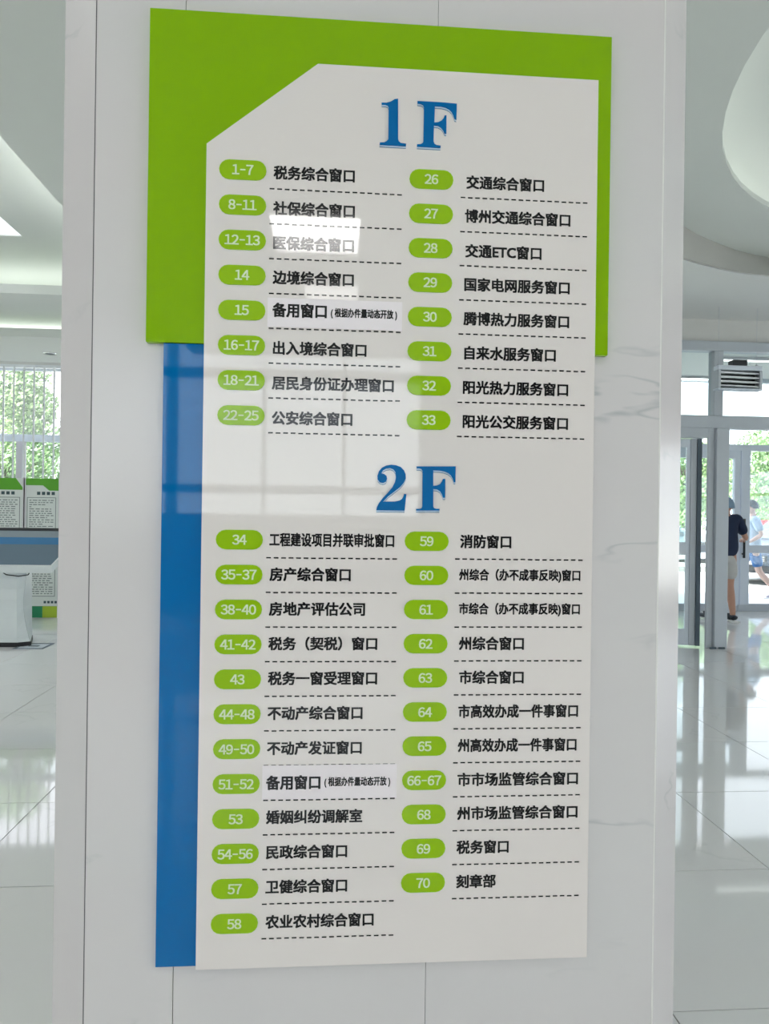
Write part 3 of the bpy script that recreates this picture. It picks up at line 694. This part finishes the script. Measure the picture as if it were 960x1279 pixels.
mirrored((380, 353, 446, 374), 'small ceiling light farther behind the photographer mirrored over the fourth row', 'led_soft')
for i, (x, y) in enumerate(((4.6, -1.6), (4.6, -5.0), (7.4, -1.6), (7.4, -5.0))):  # unseen panels added to light the hall evenly
    light_panel(x-0.6, x+0.6, y-0.6, y+0.6, HC, 'square ceiling light in the hall behind and beside the photographer', 'led', 'square hall ceiling lights')
for i, (x, y) in enumerate(((-3.9, 1.6), (-3.9, -1.2), (-3.9, -4.0), (-6.6, 1.6), (-6.6, -1.2), (-6.6, -4.0))):  # unseen panels added to brighten the left side
    light_panel(x-0.65, x+0.65, y-0.65, y+0.65, HH, 'square light in the raised ceiling bay beside and behind the photographer', 'led_bay', 'square lights of the raised ceiling bay')

for k_, (px_, py_) in enumerate(((874, 471), (940, 448))):
    q_ = at_Z(px_, py_, 3.515)
    t_ = empty('linear_light', (q_.x, q_.y, 3.52)); tag(t_, ('slim linear ceiling light in the lobby above the open door leaf', 'slim linear ceiling light in the lobby above the louvred unit')[k_], 'light')
    MB().box(-0.55, 0.55, -0.05, 0.05, -0.035, 0.0).build('housing', 'white_frame', t_); MB().box(-0.52, 0.52, -0.04, 0.04, -0.04, -0.035).build('diffuser', 'led_bay', t_)

# ================================================================== THINGS IN THE HALL
def display_board(px0, px1, label, first):
    """tall info board standing on the floor before the window: px0..px1 are its edges in the photo"""
    Y = at_Z(40, 772, 0).y
    xa, xb = at_Y(px0, 690, Y).x, at_Y(px1, 690, Y).x
    zt = at_Y(40, 597.5, Y).z; O = (xa, Y, 0)
    b = empty('display_board', (xa, Y, 0)); tag(b, label, 'board', 'green headed display boards under the window'); w = xb-xa
    px = lambda y: at_Y(40, y, Y).z
    MB(O).box(xa, xb, Y, Y+0.03, 0.005, zt).build('panel', 'poster_white', b)
    if first:
        MB(O).prism_y([(xa, zt), (xb-w*0.22, zt), (xb, px(611)), (xb, px(612)), (xa, px(612))], Y-0.004, Y).build('header', 'poster_green', b)
    else:
        MB(O).prism_y([(xa, zt), (xb, zt), (xb, px(612.5)), (xb-w*0.30, px(612.5)), (xb-w*0.48, px(606)), (xa, px(606))], Y-0.004, Y).build('header', 'poster_green', b)
    # heading blots and text lines too small to read
    z0, z1 = px(618), px(614); m = MB(O); hw = (z1-z0)
    for k in range(4):
        xc = xa+w*(0.30+0.14*k)+hw if not first else xb-w*0.30-w*0.14*k
        m.box(xc-hw*0.5, xc+hw*0.5, Y-0.002, Y, z0, z1)
    m.build('heading_marks', 'poster_ink', b)['kind'] = 'stuff'
    x0, x1 = xa+w*0.06, xb-w*0.10; zf1, zf0 = px(621), px(745)
    f = MB(O); t = 0.008
    f.box(x0, x1, Y-0.002, Y, zf1-t, zf1).box(x0, x1, Y-0.002, Y, zf0, zf0+t).box(x0, x0+t, Y-0.002, Y, zf0, zf1).box(x1-t, x1, Y-0.002, Y, zf0, zf1)
    f.build('text_frame', 'poster_grey', b)
    m = MB(O); z = zf1-0.045; rnd = random.Random(int(px0)+50)
    while z > zf0+0.03:
        x = x0+0.03
        while x < x1-0.05:
            l = rnd.uniform(0.015, 0.06)
            m.add([(x, Y-0.0015, z), (min(x+l, x1-0.03), Y-0.0015, z), (min(x+l, x1-0.03), Y-0.0015, z+0.012), (x, Y-0.0015, z+0.012)], [(0, 1, 2, 3)])
            x += l+rnd.uniform(0.008, 0.02)
            if rnd.random() < 0.05: break
        z -= 0.028
    m.build('text_lines', 'poster_grey', b)['kind'] = 'stuff'
    m = MB(O)
    for k in range(4): m.box(xb-w*0.42+k*0.045, xb-w*0.42+k*0.045+0.03, Y-0.002, Y, px(753.5), px(750.5))
    m.build('footer_marks', 'poster_ink', b)['kind'] = 'stuff'
    MB(O).box(xa, xa+w*0.55, Y-0.004, Y, 0.006, px(757)).build('footer_band', 'poster_dark_green', b, 'dark green footer band')
    MB(O).box(xa+w*0.55, xb, Y-0.004, Y, 0.006, px(757)).build('footer_band', 'poster_lime', b, 'lime footer band')
    for x in (xa, xb-0.012): MB(O).box(x, x+0.012, Y-0.006, Y+0.034, 0.0, zt+0.006).build('edge_trim', 'white_frame', b)
display_board(-16, 28.6, 'green headed display board whose header slants down at its far end', True)
display_board(30.2, 73.5, 'green headed display board next to the pillar with a lime footer', False)

def kiosk():
    Y0 = at_Z(10, 808, 0).y + 0.02
    k = empty('touch_kiosk', (-4.0, Y0+0.25, 0)); tag(k, 'white touch screen kiosk with slanted slate screen and curved pedestal', 'kiosk'); O = k.location
    Yf, Yb = Y0-0.02, Y0+0.50
    fz, bz = at_Y(20, 707, Yf).z, at_Y(20, 662, Yb).z
    xr = at_Y(64.5, 706, Yf).x; xr2 = at_Y(74, 694, Yf+0.1).x; xl = xr-1.35; xl2 = xl-(xr2-xr)
    sl = (bz-fz)/(Yb-Yf)
    P = lambda x, y, dz=0: (x, y, fz+(y-Yf)*sl+dz)
    out = [(xl, Yf), (xr, Yf), (xr2, Yf+0.12), (xr2, Yb), (xl2, Yb), (xl2, Yf+0.12)]
    MB(O).loft([[P(x, y, -0.07) for x, y in out], [P(x, y) for x, y in out]]).build('screen_housing', 'kiosk_white', k)
    def band(t0, t1, m, nm, dz, lab=None, inset=0.02):
        ya, yb_ = Yf+(Yb-Yf)*t0, Yf+(Yb-Yf)*t1
        xw = lambda y: xr-inset+(xr2-xr)*min(1, max(0, (y-Yf)/0.12))
        ys = sorted({ya, yb_, *([Yf+0.12] if ya < Yf+0.12 < yb_ else [])})
        pol = [(xw(y), y) for y in ys]+[(xl+xr-xw(y), y) for y in reversed(ys)]
        MB(O).loft([[P(x, y, 0.0005) for x, y in pol], [P(x, y, dz) for x, y in pol]]).build(nm, m, k, lab)
    band(0.03, 0.58, 'screen', 'display', 0.004, 'slate grey lower area of the screen')
    band(0.58, 0.78, 'screen_blue', 'display_band', 0.004, 'blue title band of the screen')
    band(0.78, 0.97, 'screen_grey', 'display_top', 0.004, 'grey upper strip of the screen')
    MB(O).loft([[P(x, y, dz) for x, y in ((xl2, Yb-0.012), (xr2, Yb-0.012), (xr2, Yb+0.01), (xl2, Yb+0.01))] for dz in (-0.07, 0.018)]).build('back_lip', 'black', k)
    # curved pedestal: (photo row, right edge column, front offset)
    prof = [(712, 33, 0.10), (722, 32.5, 0.10), (735, 31, 0.085), (748, 29.3, 0.06), (758, 29.3, 0.055), (772, 31, 0.04), (785, 33.5, 0.015), (797, 36.5, 0.0), (806.5, 38, -0.02)]
    rings = []; xc = (xl+xr)/2
    for y, x, fo in prof:
        yf = Y0+fo; z = max(0.045, at_Y(x, y, yf+0.07).z); X = at_Y(x, y, yf+0.07).x; hw = X-xc; back = Y0+0.42
        Xc = at_Y(39.6, y, back).x; Xa = min(X-0.03, at_Y(21, y, yf).x)
        rings.append([(2*xc-Xa, yf, z), (Xa, yf, z), (X, yf+0.07, z), (Xc, back, z), (2*xc-Xc, back, z), (2*xc-X, yf+0.07, z)])
    MB(O).loft(rings[::-1]).build('pedestal', 'kiosk_white', k)
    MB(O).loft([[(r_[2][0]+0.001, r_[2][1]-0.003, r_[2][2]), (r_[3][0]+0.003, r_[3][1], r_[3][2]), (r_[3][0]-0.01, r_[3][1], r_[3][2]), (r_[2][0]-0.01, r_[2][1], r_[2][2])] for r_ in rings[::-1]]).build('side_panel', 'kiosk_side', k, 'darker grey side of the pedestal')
    b = rings[-1]; MB(O).prism_z([(p[0]+(0.012 if p[0] > xc else -0.012), p[1]-(0.012 if p[1] < Y0+0.2 else 0)) for p in b], 0, 0.045).build('plinth', 'black', k)
    MB(O).path([(xr-0.60, Yf+0.14, fz+0.0), (xr-0.57, Yf+0.13, fz-0.055), (xr-0.5, Yf+0.12, fz-0.10), (xr-0.38, Yf+0.12, fz-0.115), (xr-0.28, Yf+0.12, fz-0.10), (xr-0.23, Yf+0.14, fz+0.0)], 0.006, 6).build('cable', 'black', k, smooth=True)
kiosk()

def floor_socket():
    q = [at_Z(x, y, 0) for x, y in ((28, 810.5), (45, 811), (56.5, 804.5), (40, 804))]
    c = sum(q, Vector())/4; s = empty('floor_socket', (c.x, c.y, 0)); tag(s, 'square metal floor socket cover beside the kiosk plinth', 'socket')
    a, d = 0.15, 0.15
    MB().box(-a, a, -d, d, 0.0, 0.004).build('cover', 'alu', s)
    f = MB(); f.box(-a, a, -d, -d+0.025, 0.004, 0.007).box(-a, a, d-0.025, d, 0.004, 0.007).box(-a, -a+0.025, -d, d, 0.004, 0.007).box(a-0.025, a, -d, d, 0.004, 0.007)
    f.build('rim', 'alu_dark', s); MB().box(-0.05, 0.05, -0.02, 0.02, 0.004, 0.008).build('flap', 'alu_dark', s)
floor_socket()

def downlight():
    p = at_Z(62.5, 441, l2b-0.03)
    d = empty('downlight', (p.x, p.y, l2b-0.03)); tag(d, 'small round recessed downlight in the soffit above the blinds', 'light')
    n = 20; r = lambda R_, z: [(R_*math.cos(2*math.pi*i/n), R_*math.sin(2*math.pi*i/n), z) for i in range(n)]
    MB().loft([r(0.085, 0.0), r(0.085, -0.012), r(0.062, -0.012)], cap=False).build('trim_ring', 'chrome', d, smooth=True)
    MB().loft([r(0.062, -0.010), r(0.062, -0.004)]).build('reflector', 'alu_dark', d)
downlight()

def louvre_unit():
    Y = YG-0.45
    q = lambda x, y: at_Y(x, y, Y)
    x0, x1 = q(893.5, 470).x, q(948.5, 470).x; z1, z0 = q(920, 457.5).z, q(920, 488).z
    t = empty('hanging_louvre', ((x0+x1)/2, Y, (z0+z1)/2)); tag(t, 'polished slatted metal unit with dark box on top hanging before the entrance glazing', 'fixture'); O = t.location
    w = 0.03
    MB(O).box(x0, x1, Y-0.05, Y+0.05, z1-0.05, z1).build('top_rail', 'alu_light', t, bevel=0.008)
    MB(O).box(x0, x1, Y-0.05, Y+0.05, z0, z0+0.018).build('bottom_rail', 'alu_light', t, bevel=0.005)
    MB(O).box(x0, x0+w, Y-0.05, Y+0.05, z0+0.018, z1-0.05).build('side_rail', 'alu', t, bevel=0.005)
    MB(O).box(x1-w, x1, Y-0.05, Y+0.05, z0+0.018, z1-0.05).build('side_rail', 'alu', t, bevel=0.005)
    MB(O).box(x0+w, x1-w, Y+0.035, Y+0.045, z0+0.018, z1-0.05).build('back_panel', 'black', t)  # black sheet added to darken the gaps between the slats
    n = 4; hh = (z1-0.05-z0-0.018)/n; me = None
    for i in range(n):
        zc = z0+0.018+hh*(i+0.5)
        if me is None:
            pr = [(0.045*math.sin(a), 0.40*hh*math.cos(a)) for a in [math.pi*k/10 for k in range(11)]]
            rr = []
            for xx, tw in ((x0+w, 0.16), ((x0+x1)/2, 0.0), (x1-w, -0.16)):
                rr.append([(xx-O[0], -p_[0]*math.cos(tw)+p_[1]*math.sin(tw), p_[1]*math.cos(tw)+p_[0]*math.sin(tw)) for p_ in pr])
            s_ = MB().loft(rr).build('louvre_slat', 'chrome', t, smooth=False); me = s_.data
        else: s_ = link('louvre_slat', me, None, t)
        s_.location = (0, 0, zc-O[2])
    xa, xb = q(912, 450).x, q(930, 450).x
    MB(O).box(xa, xb, Y-0.05, Y+0.05, z1, q(920, 450.5).z).build('control_box', 'black', t, bevel=0.006)
    for px in (897, 944.5):
        x = q(px, 440).x; m = MB(O); m.tube((x, Y, z1), (x, Y, HS), 0.0016, 6); m.ball((x, Y, z1+0.01), (0.012, 0.012, 0.014), 8, 6); m.build('hanging_wire', 'alu', t)
louvre_unit()

# ================================================================== PEOPLE
def skin_obj(name, verts, edges, m, parent, sub=2, root=0, label=None):
    """verts: {key:(x,y,z,r[,ry])}"""
    keys = list(verts); me = bpy.data.meshes.new(name)
    me.from_pydata([verts[k][:3] for k in keys], [(keys.index(a), keys.index(b)) for a, b in edges], [])
    o = link(name, me, m, parent, label)
    md = o.modifiers.new('skin', 'SKIN'); md.use_smooth_shade = True; md.branch_smoothing = 0.5
    sv = me.skin_vertices[0].data
    for i, k in enumerate(keys):
        v = verts[k]; sv[i].radius = (v[3], v[4] if len(v) > 4 else v[3]); sv[i].use_root = (i == root)
    if sub: s = o.modifiers.new('sub', 'SUBSURF'); s.levels = sub; s.render_levels = sub
    return o
def bone(a, b, t): return tuple(a[i]+(b[i]-a[i])*t for i in range(3))
def person(loc, rz, pose, mats, label, cap=False, height=1.72):
    """local frame: faces +Y, x to its right, z up"""
    p = empty('person', loc, rz); tag(p, label, 'person'); p.scale = (height/1.72,)*3
    J = dict(pelvis=(0, 0, 0.94), waist=(0, 0, 1.06), chest=(0, 0, 1.26), neck0=(0, -0.01, 1.43), neck1=(0, 0.01, 1.50), head=(0, 0.02, 1.60), crown=(0, 0.015, 1.68),
             shR=(0.17, 0, 1.39), shL=(-0.17, 0, 1.39), hipR=(0.09, 0, 0.90), hipL=(-0.09, 0, 0.90))
    J.update(pose)
    V = {'pelvis': (*J['pelvis'], 0.15, 0.11), 'waist': (*J['waist'], 0.135, 0.10), 'chest': (*J['chest'], 0.155, 0.11), 'top': (0, 0, 1.385, 0.11, 0.085), 'neck0': (*J['neck0'], 0.058), 'neck1': (*J['neck1'], 0.052),
         'jaw': (J['head'][0]*0.8, J['head'][1]+0.015, J['head'][2]-0.065, 0.062, 0.07), 'head': (*J['head'], 0.078, 0.095), 'crown': (*J['crown'], 0.06, 0.075)}
    E_ = [('pelvis', 'waist'), ('waist', 'chest'), ('chest', 'top'), ('top', 'neck0'), ('neck0', 'neck1'), ('neck1', 'jaw'), ('jaw', 'head'), ('head', 'crown')]
    for s in 'RL':
        sh, el, wr = J['sh'+s], J['el'+s], J['wr'+s]; hip, kn, an, toe = J['hip'+s], J['kn'+s], J['an'+s], J['toe'+s]
        V['sh'+s] = (*sh, 0.055); V['ua'+s] = (*bone(sh, el, .45), 0.047); V['el'+s] = (*el, 0.038); V['fa'+s] = (*bone(el, wr, .35), 0.038); V['wr'+s] = (*wr, 0.026, 0.022)
        d = (Vector(wr)-Vector(el)).normalized(); palm = Vector(wr)+d*0.05
        V['palm'+s] = (*palm, 0.036, 0.018)
        E_ += [('top', 'sh'+s), ('sh'+s, 'ua'+s), ('ua'+s, 'el'+s), ('el'+s, 'fa'+s), ('fa'+s, 'wr'+s), ('wr'+s, 'palm'+s)]
        side = d.cross(Vector((0, 0, 1)) if abs(d.z) < 0.8 else Vector((1, 0, 0))).normalized() if s == 'R' else -d.cross(Vector((0, 0, 1)) if abs(d.z) < 0.8 else Vector((1, 0, 0))).normalized()
        curl = d.cross(side).normalized()
        for i, (off, ln) in enumerate(((0.028, 0.070), (0.010, 0.078), (-0.009, 0.072), (-0.027, 0.058))):
            b0 = palm+d*0.035+side*off; b1 = b0+d*ln*0.55+curl*0.012; b2 = b1+d*ln*0.35+curl*0.026
            for j, q in enumerate((b0, b1, b2)): V[f'f{s}{i}{j}'] = (*q, 0.0095-0.001*j)
            E_ += [('palm'+s, f'f{s}{i}0'), (f'f{s}{i}0', f'f{s}{i}1'), (f'f{s}{i}1', f'f{s}{i}2')]
        t0 = palm-d*0.01+side*0.035; t1 = t0+d*0.035+side*0.022+curl*0.012
        V[f't{s}0'] = (*t0, 0.012); V[f't{s}1'] = (*t1, 0.0095); E_ += [('palm'+s, f't{s}0'), (f't{s}0', f't{s}1')]
        V['hip'+s] = (*hip, 0.088); V['th'+s] = (*bone(hip, kn, .5), 0.075); V['kn'+s] = (*kn, 0.055); V['ca'+s] = (*bone(kn, an, .35), 0.056); V['an'+s] = (*an, 0.036)
        V['toe'+s] = (*toe, 0.036, 0.025)
        E_ += [('pelvis', 'hip'+s), ('hip'+s, 'th'+s), ('th'+s, 'kn'+s), ('kn'+s, 'ca'+s), ('ca'+s, 'an'+s), ('an'+s, 'toe'+s)]
    body = skin_obj('body', V, E_, mats['skin'], p, 2)
    # face
    hx, hy, hz = J['head']
    MB().ball((hx, hy+0.098, hz-0.02), (0.012, 0.018, 0.024), 8, 6).build('nose', mats['skin'], p, smooth=True)
    for s in (-1, 1):
        MB().ball((hx+s*0.03, hy+0.085, hz+0.005), (0.012, 0.010, 0.007), 8, 6).build('eye', 'eye', p, smooth=True)
        MB().ball((hx+s*0.079, hy-0.005, hz-0.01), (0.010, 0.022, 0.032), 8, 6).build('ear', mats['skin'], p, smooth=True)
    MB().ball((hx, hy+0.083, hz-0.055), (0.024, 0.010, 0.006), 10, 6).build('mouth', 'lips', p, smooth=True)
    # hair or cap
    rings = []; n = 20
    for j in range(8):
        t = j/7*math.pi/2; R_ = math.cos(t); z = math.sin(t)
        rings.append([(hx+(0.090*R_+0.002)*math.cos(2*math.pi*i/n), hy-0.006+(0.108*R_+0.002)*math.sin(2*math.pi*i/n), hz+0.022-(0.05 if math.sin(2*math.pi*i/n) < 0.2 else 0.0)*(1-z)+0.105*z) for i in range(n)])
    MB().loft(rings, cap=True).build('cap' if cap else 'hair', mats['head'], p, smooth=True)
    if cap:
        MB().loft([[(hx+0.07*math.cos(a)*s_, hy+0.07+0.10*math.sin(a)*s_, hz+0.03+dz) for a in [math.pi*k/10 for k in range(11)]] for s_, dz in ((1, 0), (1, 0.006))]).build('cap_visor', mats['head'], p)
    # shirt: torso and short sleeves
    S = {'b': (J['pelvis'][0], J['pelvis'][1], 0.84, 0.195, 0.155), 'w': (*J['waist'], 0.188, 0.142), 'c': (*J['chest'], 0.190, 0.140), 't': (0, 0, 1.385, 0.15, 0.12), 'n': (J['neck0'][0], J['neck0'][1], 1.43, 0.078)}
    ES = [('b', 'w'), ('w', 'c'), ('c', 't'), ('t', 'n')]
    for s in 'RL':
        a, b = J['sh'+s], J['el'+s]
        S['s'+s] = (*a, 0.088); S['m'+s] = (*bone(a, b, .45), 0.075); S['e'+s] = (*bone(a, b, .85), 0.072); ES += [('t', 's'+s), ('s'+s, 'm'+s), ('m'+s, 'e'+s)]
    skin_obj('shirt', S, ES, mats['shirt'], p, 2)
    S = {'w': (J['pelvis'][0], J['pelvis'][1], 0.97, 0.155, 0.12), 'p': (J['pelvis'][0], J['pelvis'][1], 0.90, 0.16, 0.125)}; ES = [('w', 'p')]
    for s in 'RL':
        a, b = J['hip'+s], J['kn'+s]
        S['h'+s] = (a[0], a[1], a[2]-0.03, 0.105); S['m'+s] = (*bone(a, b, .5), 0.10); S['k'+s] = (*bone(a, b, .88), 0.092); ES += [('p', 'h'+s), ('h'+s, 'm'+s), ('m'+s, 'k'+s)]
    skin_obj('shorts', S, ES, mats['shorts'], p, 2)
    for s in 'RL':
        an, toe = Vector(J['an'+s]), Vector(J['toe'+s]); h = an.copy(); d = (toe-an); d.z = 0; d.normalize(); g0 = min(toe.z, an.z-0.05)
        heel = an-d*0.045
        sh_ = skin_obj('shoe', {'a': (an.x, an.y, an.z+0.01, 0.047), 'h': (heel.x, heel.y, an.z-0.035, 0.046), 'm': (*((an+toe)/2+Vector((0, 0, -0.012))), 0.05, 0.038), 't': (toe.x, toe.y, toe.z+0.008, 0.05, 0.034), 'u': (*(toe+d*0.045), 0.036, 0.024)},
                 [('a', 'h'), ('a', 'm'), ('m', 't'), ('t', 'u')], mats['shoe'], p, 2)
        zb = an.z-0.085
        pts = [heel-d*0.045+Vector((0, 0, 0)), toe+d*0.08]; q = d.cross(Vector((0, 0, 1)))*0.046
        MB().loft([[(pts[0]+q).to_tuple()[:2]+(zb,), (pts[1]+q*.8).to_tuple()[:2]+(toe.z-0.030,), (pts[1]-q*.8).to_tuple()[:2]+(toe.z-0.030,), (pts[0]-q).to_tuple()[:2]+(zb,)],
                   [(pts[0]+q).to_tuple()[:2]+(zb+0.022,), (pts[1]+q*.8).to_tuple()[:2]+(toe.z-0.008,), (pts[1]-q*.8).to_tuple()[:2]+(toe.z-0.008,), (pts[0]-q).to_tuple()[:2]+(zb+0.022,)]]).build('sole', 'sole', p)
    return p

P1 = at_Z(905, 777, 0)
person((P1.x-0.01, P1.y, 0), 0.12, dict(head=(0.08, 0.09, 1.545), crown=(0.085, 0.09, 1.62), neck0=(0.01, 0.0, 1.41), neck1=(0.05, 0.05, 1.46), elR=(0.32, 0.02, 1.12), wrR=(0.44, 0.22, 1.10), elL=(-0.21, 0.06, 1.13), wrL=(-0.08, 0.22, 1.06),
       knR=(0.10, 0.04, 0.50), anR=(0.10, -0.04, 0.088), toeR=(0.12, 0.12, 0.045), knL=(-0.10, 0.12, 0.52), anL=(-0.10, 0.18, 0.088), toeL=(-0.11, 0.34, 0.045)),
       dict(skin='skin', shirt='navy', shorts='khaki', head='cap', shoe='shoe'), 'person in navy shirt, pale shorts and grey cap reaching for the door handle', cap=True, height=1.75)
P2 = at_Z(943, 750, 0)
person((P2.x, P2.y+0.1, 0), math.radians(72), dict(elR=(0.24, 0.10, 1.14), wrR=(0.12, 0.30, 1.06), elL=(-0.24, -0.08, 1.13), wrL=(-0.20, 0.10, 1.0),
       knR=(0.09, 0.20, 0.52), anR=(0.09, 0.30, 0.10), toeR=(0.09, 0.46, 0.075), knL=(-0.09, -0.08, 0.50), anL=(-0.09, -0.36, 0.16), toeL=(-0.09, -0.24, 0.06)),
       dict(skin='skin_pale', shirt='pale_shirt', shorts='blue_shorts', head='hair', shoe='shoe_grey'), 'person in pale blue shirt and blue shorts striding past outside the doors', height=1.72)

# ================================================================== OUTDOORS
tag(MB().box(-45, 50, 11.2, 70, -0.25, -0.03).box(-45, 50, -70, -8.4, -0.25, -0.03).box(-45, -9.2, -8.4, 11.2, -0.25, -0.03).box(9.7, 50, -8.4, 11.2, -0.25, -0.03).build('ground', 'paving'), 'sunlit pale paving outside the hall', kind='structure')
tag(MB().box(2.3, 20, YO+0.1, YO+2.2, -0.03, 0.0).build('ground_step', 'paving'), 'pale paved step before the entrance doors', kind='structure')
tag(MB().box(2.0, 30, 18.2, 18.4, -0.03, 0.10).build('kerb', 'kerb'), 'low grey kerb beyond the paving', kind='structure')

def tree(x, y, h, rx, m, seed, label, group, rz=None, n=5200, low=0.25, leaf=0.075):
    t = empty('tree', (x, y, -0.03)); tag(t, label, 'tree', group); rnd = random.Random(seed)
    tr = MB(); tr.path([(0, 0, 0), (0.05, 0.02, h*0.3), (-0.03, 0.0, h*0.62)], 0.11, 7)
    for k in range(5):
        a = k*1.3; tr.tube((0, 0, h*(0.3+0.05*k)), (rx*0.6*math.cos(a), rx*0.6*math.sin(a), h*(0.5+0.06*k)), 0.05, 6, 0.02)
    tr.build('trunk', 'bark', t)
    vv = []; ff = []; rzv = rz or h*(1-low)/2; zc = h-rzv
    blobs = []
    for _ in range(26):
        a = rnd.uniform(0, 6.28); u = rnd.uniform(-0.85, 0.85); r_ = math.sqrt(1-u*u)*rnd.uniform(0.35, 0.8)
        blobs.append((rx*r_*math.cos(a), rx*r_*math.sin(a), zc+rzv*u*0.85, rx*rnd.uniform(0.25, 0.42)))
    for k in range(n):
        b = blobs[k % 26]; d = Vector((rnd.gauss(0, 1), rnd.gauss(0, 1), rnd.gauss(0, 1))).normalized()
        c = Vector(b[:3])+d*b[3]*rnd.uniform(0.75, 1.05)
        nn = (d+Vector((rnd.gauss(0, .5), rnd.gauss(0, .5), rnd.gauss(0, .5)))).normalized(); p_ = nn.orthogonal().normalized()*leaf*rnd.uniform(.6, 1.2); q = nn.cross(p_).normalized()*leaf*rnd.uniform(.35, .6)
        i = len(vv); vv += [c-p_, c+q, c+p_, c-q]; ff.append((i, i+1, i+2, i+3))
    o = MB().add(vv, ff).build('crown', m, t); o['kind'] = 'stuff'
    return t
kinds = [('leaf', 'light green'), ('leaf_dark', 'darker green'), ('leaf_yellow', 'yellowish green')]
spots = [(-9.3, 14.6, 4.3, 1.4, 0), (-6.4, 14.2, 4.1, 1.4, 1), (-3.6, 14.4, 3.9, 1.35, 2), (-0.9, 14.8, 4.4, 1.3, 0), (-8.2, 17.8, 4.9, 1.4, 0), (-4.9, 17.3, 4.6, 1.45, 1), (-2.0, 17.8, 4.7, 1.45, 0)]
for i, (x, y, h, r_, k) in enumerate(spots):
    tree(x, y, h*1.16, r_, kinds[k][0], 10+i, f'{kinds[k][1]} tree seen through the blinds of the tall window', 'trees outside the blinded window: '+kinds[k][1], low=0.02, n=9000, leaf=0.06)
spots = [(6.0, 27.5, 5.2, 2.0, 1), (9.9, 28, 5.0, 1.7, 2), (14.0, 27.5, 5.3, 1.75, 0), (18.5, 28, 5.2, 2.0, 1), (22.2, 28, 5.4, 2.0, 0), (8.0, 32.5, 5.8, 2.1, 0), (12.2, 33, 6.0, 2.1, 2), (16.4, 32.5, 5.9, 2.1, 0), (20.6, 33, 6.0, 2.1, 1)]
for i, (x, y, h, r_, k) in enumerate(spots):
    tree(x, y, h, r_, kinds[k][0], 40+i, f'{kinds[k][1]} tree beyond the glazed entrance', 'trees beyond the entrance: '+kinds[k][1], low=0.12, leaf=0.10)

def car(loc, rz, paint, label):
    c = empty('car', loc, rz); tag(c, label, 'car')
    # side profile along local x (front at +x), width along y
    lower = [(-2.15, 0.32), (-2.2, 0.62), (-2.1, 0.92), (-1.2, 0.98), (0.75, 0.98), (1.9, 0.84), (2.2, 0.66), (2.22, 0.34), (1.9, 0.24), (-1.9, 0.24)]
    roof = [(-1.95, 0.94), (-1.45, 1.38), (-0.6, 1.50), (0.15, 1.46), (0.95, 0.97)]
    m = MB(); hw = 0.88
    def sec(poly, w, taper=1.0, mid=None): return [[(x, y*w, z) for x, z in poly] for y in (-1, 1)]
    rings = [[(x*0.98, -hw, z*0.98+0.01) for x, z in lower], [(x, -hw+0.06, z) for x, z in lower], [(x, hw-0.06, z) for x, z in lower], [(x*0.98, hw, z*0.98+0.01) for x, z in lower]]
    MB().loft(rings).build('body', paint, c, bevel=0.03)
    rr = [[(x*0.97, -0.72+(0.08 if z > 1.2 else -0.08), z) for x, z in roof], [(x*0.97, 0.72-(0.08 if z > 1.2 else -0.08), z) for x, z in roof]]
    MB().loft(rr).build('cabin_glass', 'car_glass', c)
    MB().loft([[(x, y, 1.50+dz) for x, y in ((-1.42, -0.62), (0.1, -0.62), (0.1, 0.62), (-1.42, 0.62))] for dz in (-0.08, 0.01)]).build('roof', paint, c, bevel=0.03)
    for x in (1.35, -1.35):
        for y in (-0.80, 0.80):
            w = MB().tube((x, y-0.10, 0.33), (x, y+0.10, 0.33), 0.33, 20).build('wheel', 'rubber', c)
            MB().tube((x, y-0.105 if y < 0 else y+0.105, 0.33), (x, y, 0.33), 0.19, 14).build('rim', 'alu_light', w)
    MB().box(2.17, 2.235, -0.45, 0.45, 0.50, 0.64).build('grille', 'black', c)
    for k in range(3): MB().box(2.20, 2.245, -0.42, 0.42, 0.525+k*0.04, 0.538+k*0.04).build('grille_bar', 'chrome', c)
    for y in (-0.66, 0.66): MB().ball((2.08, y, 0.67), (0.12, 0.17, 0.08), 10, 8).build('headlight', 'lamp_clear', c, smooth=True)
    MB().box(2.15, 2.24, -0.7, 0.7, 0.30, 0.42).build('bumper_intake', 'black', c)
    MB().box(2.22, 2.25, -0.22, 0.22, 0.44, 0.53).build('number_plate', 'booth_white', c)
    for y in (-0.95, 0.95): MB().ball((0.75, y, 1.02), (0.08, 0.10, 0.07), 8, 6).build('wing_mirror', paint, c, smooth=True)
    return c
q = at_Z(941, 733, -0.03)
car((q.x+2.1, q.y+1.5, -0.03), math.radians(207), 'car_paint', 'dark blue grey car parked behind the striding person')
q = at_Z(838, 700, -0.03)
car((q.x-0.6, q.y, -0.03), math.radians(-20), 'car_paint_grey', 'greenish grey car seen through the open door leaf')

def booth():
    Y = 23.0; a, b = at_Y(949, 660, Y), at_Y(990, 660, Y)
    t = empty('booth', ((a.x+b.x)/2, Y, -0.03)); tag(t, 'small white booth with red roof edge beneath the trees', 'booth'); O = t.location
    z1, z2 = at_Y(955, 650, Y).z, at_Y(955, 660, Y).z
    MB(O).box(a.x+0.1, b.x-0.1, Y, Y+1.6, -0.03, z2).build('wall', 'booth_white', t)
    MB(O).box(a.x, b.x, Y-0.25, Y+1.8, z2, z1).build('roof_edge', 'booth_red', t)
    for x in (a.x+0.1, a.x+1.0): MB(O).box(x, x+0.08, Y-0.02, Y, -0.03, z2).build('post', 'booth_red', t)
booth()
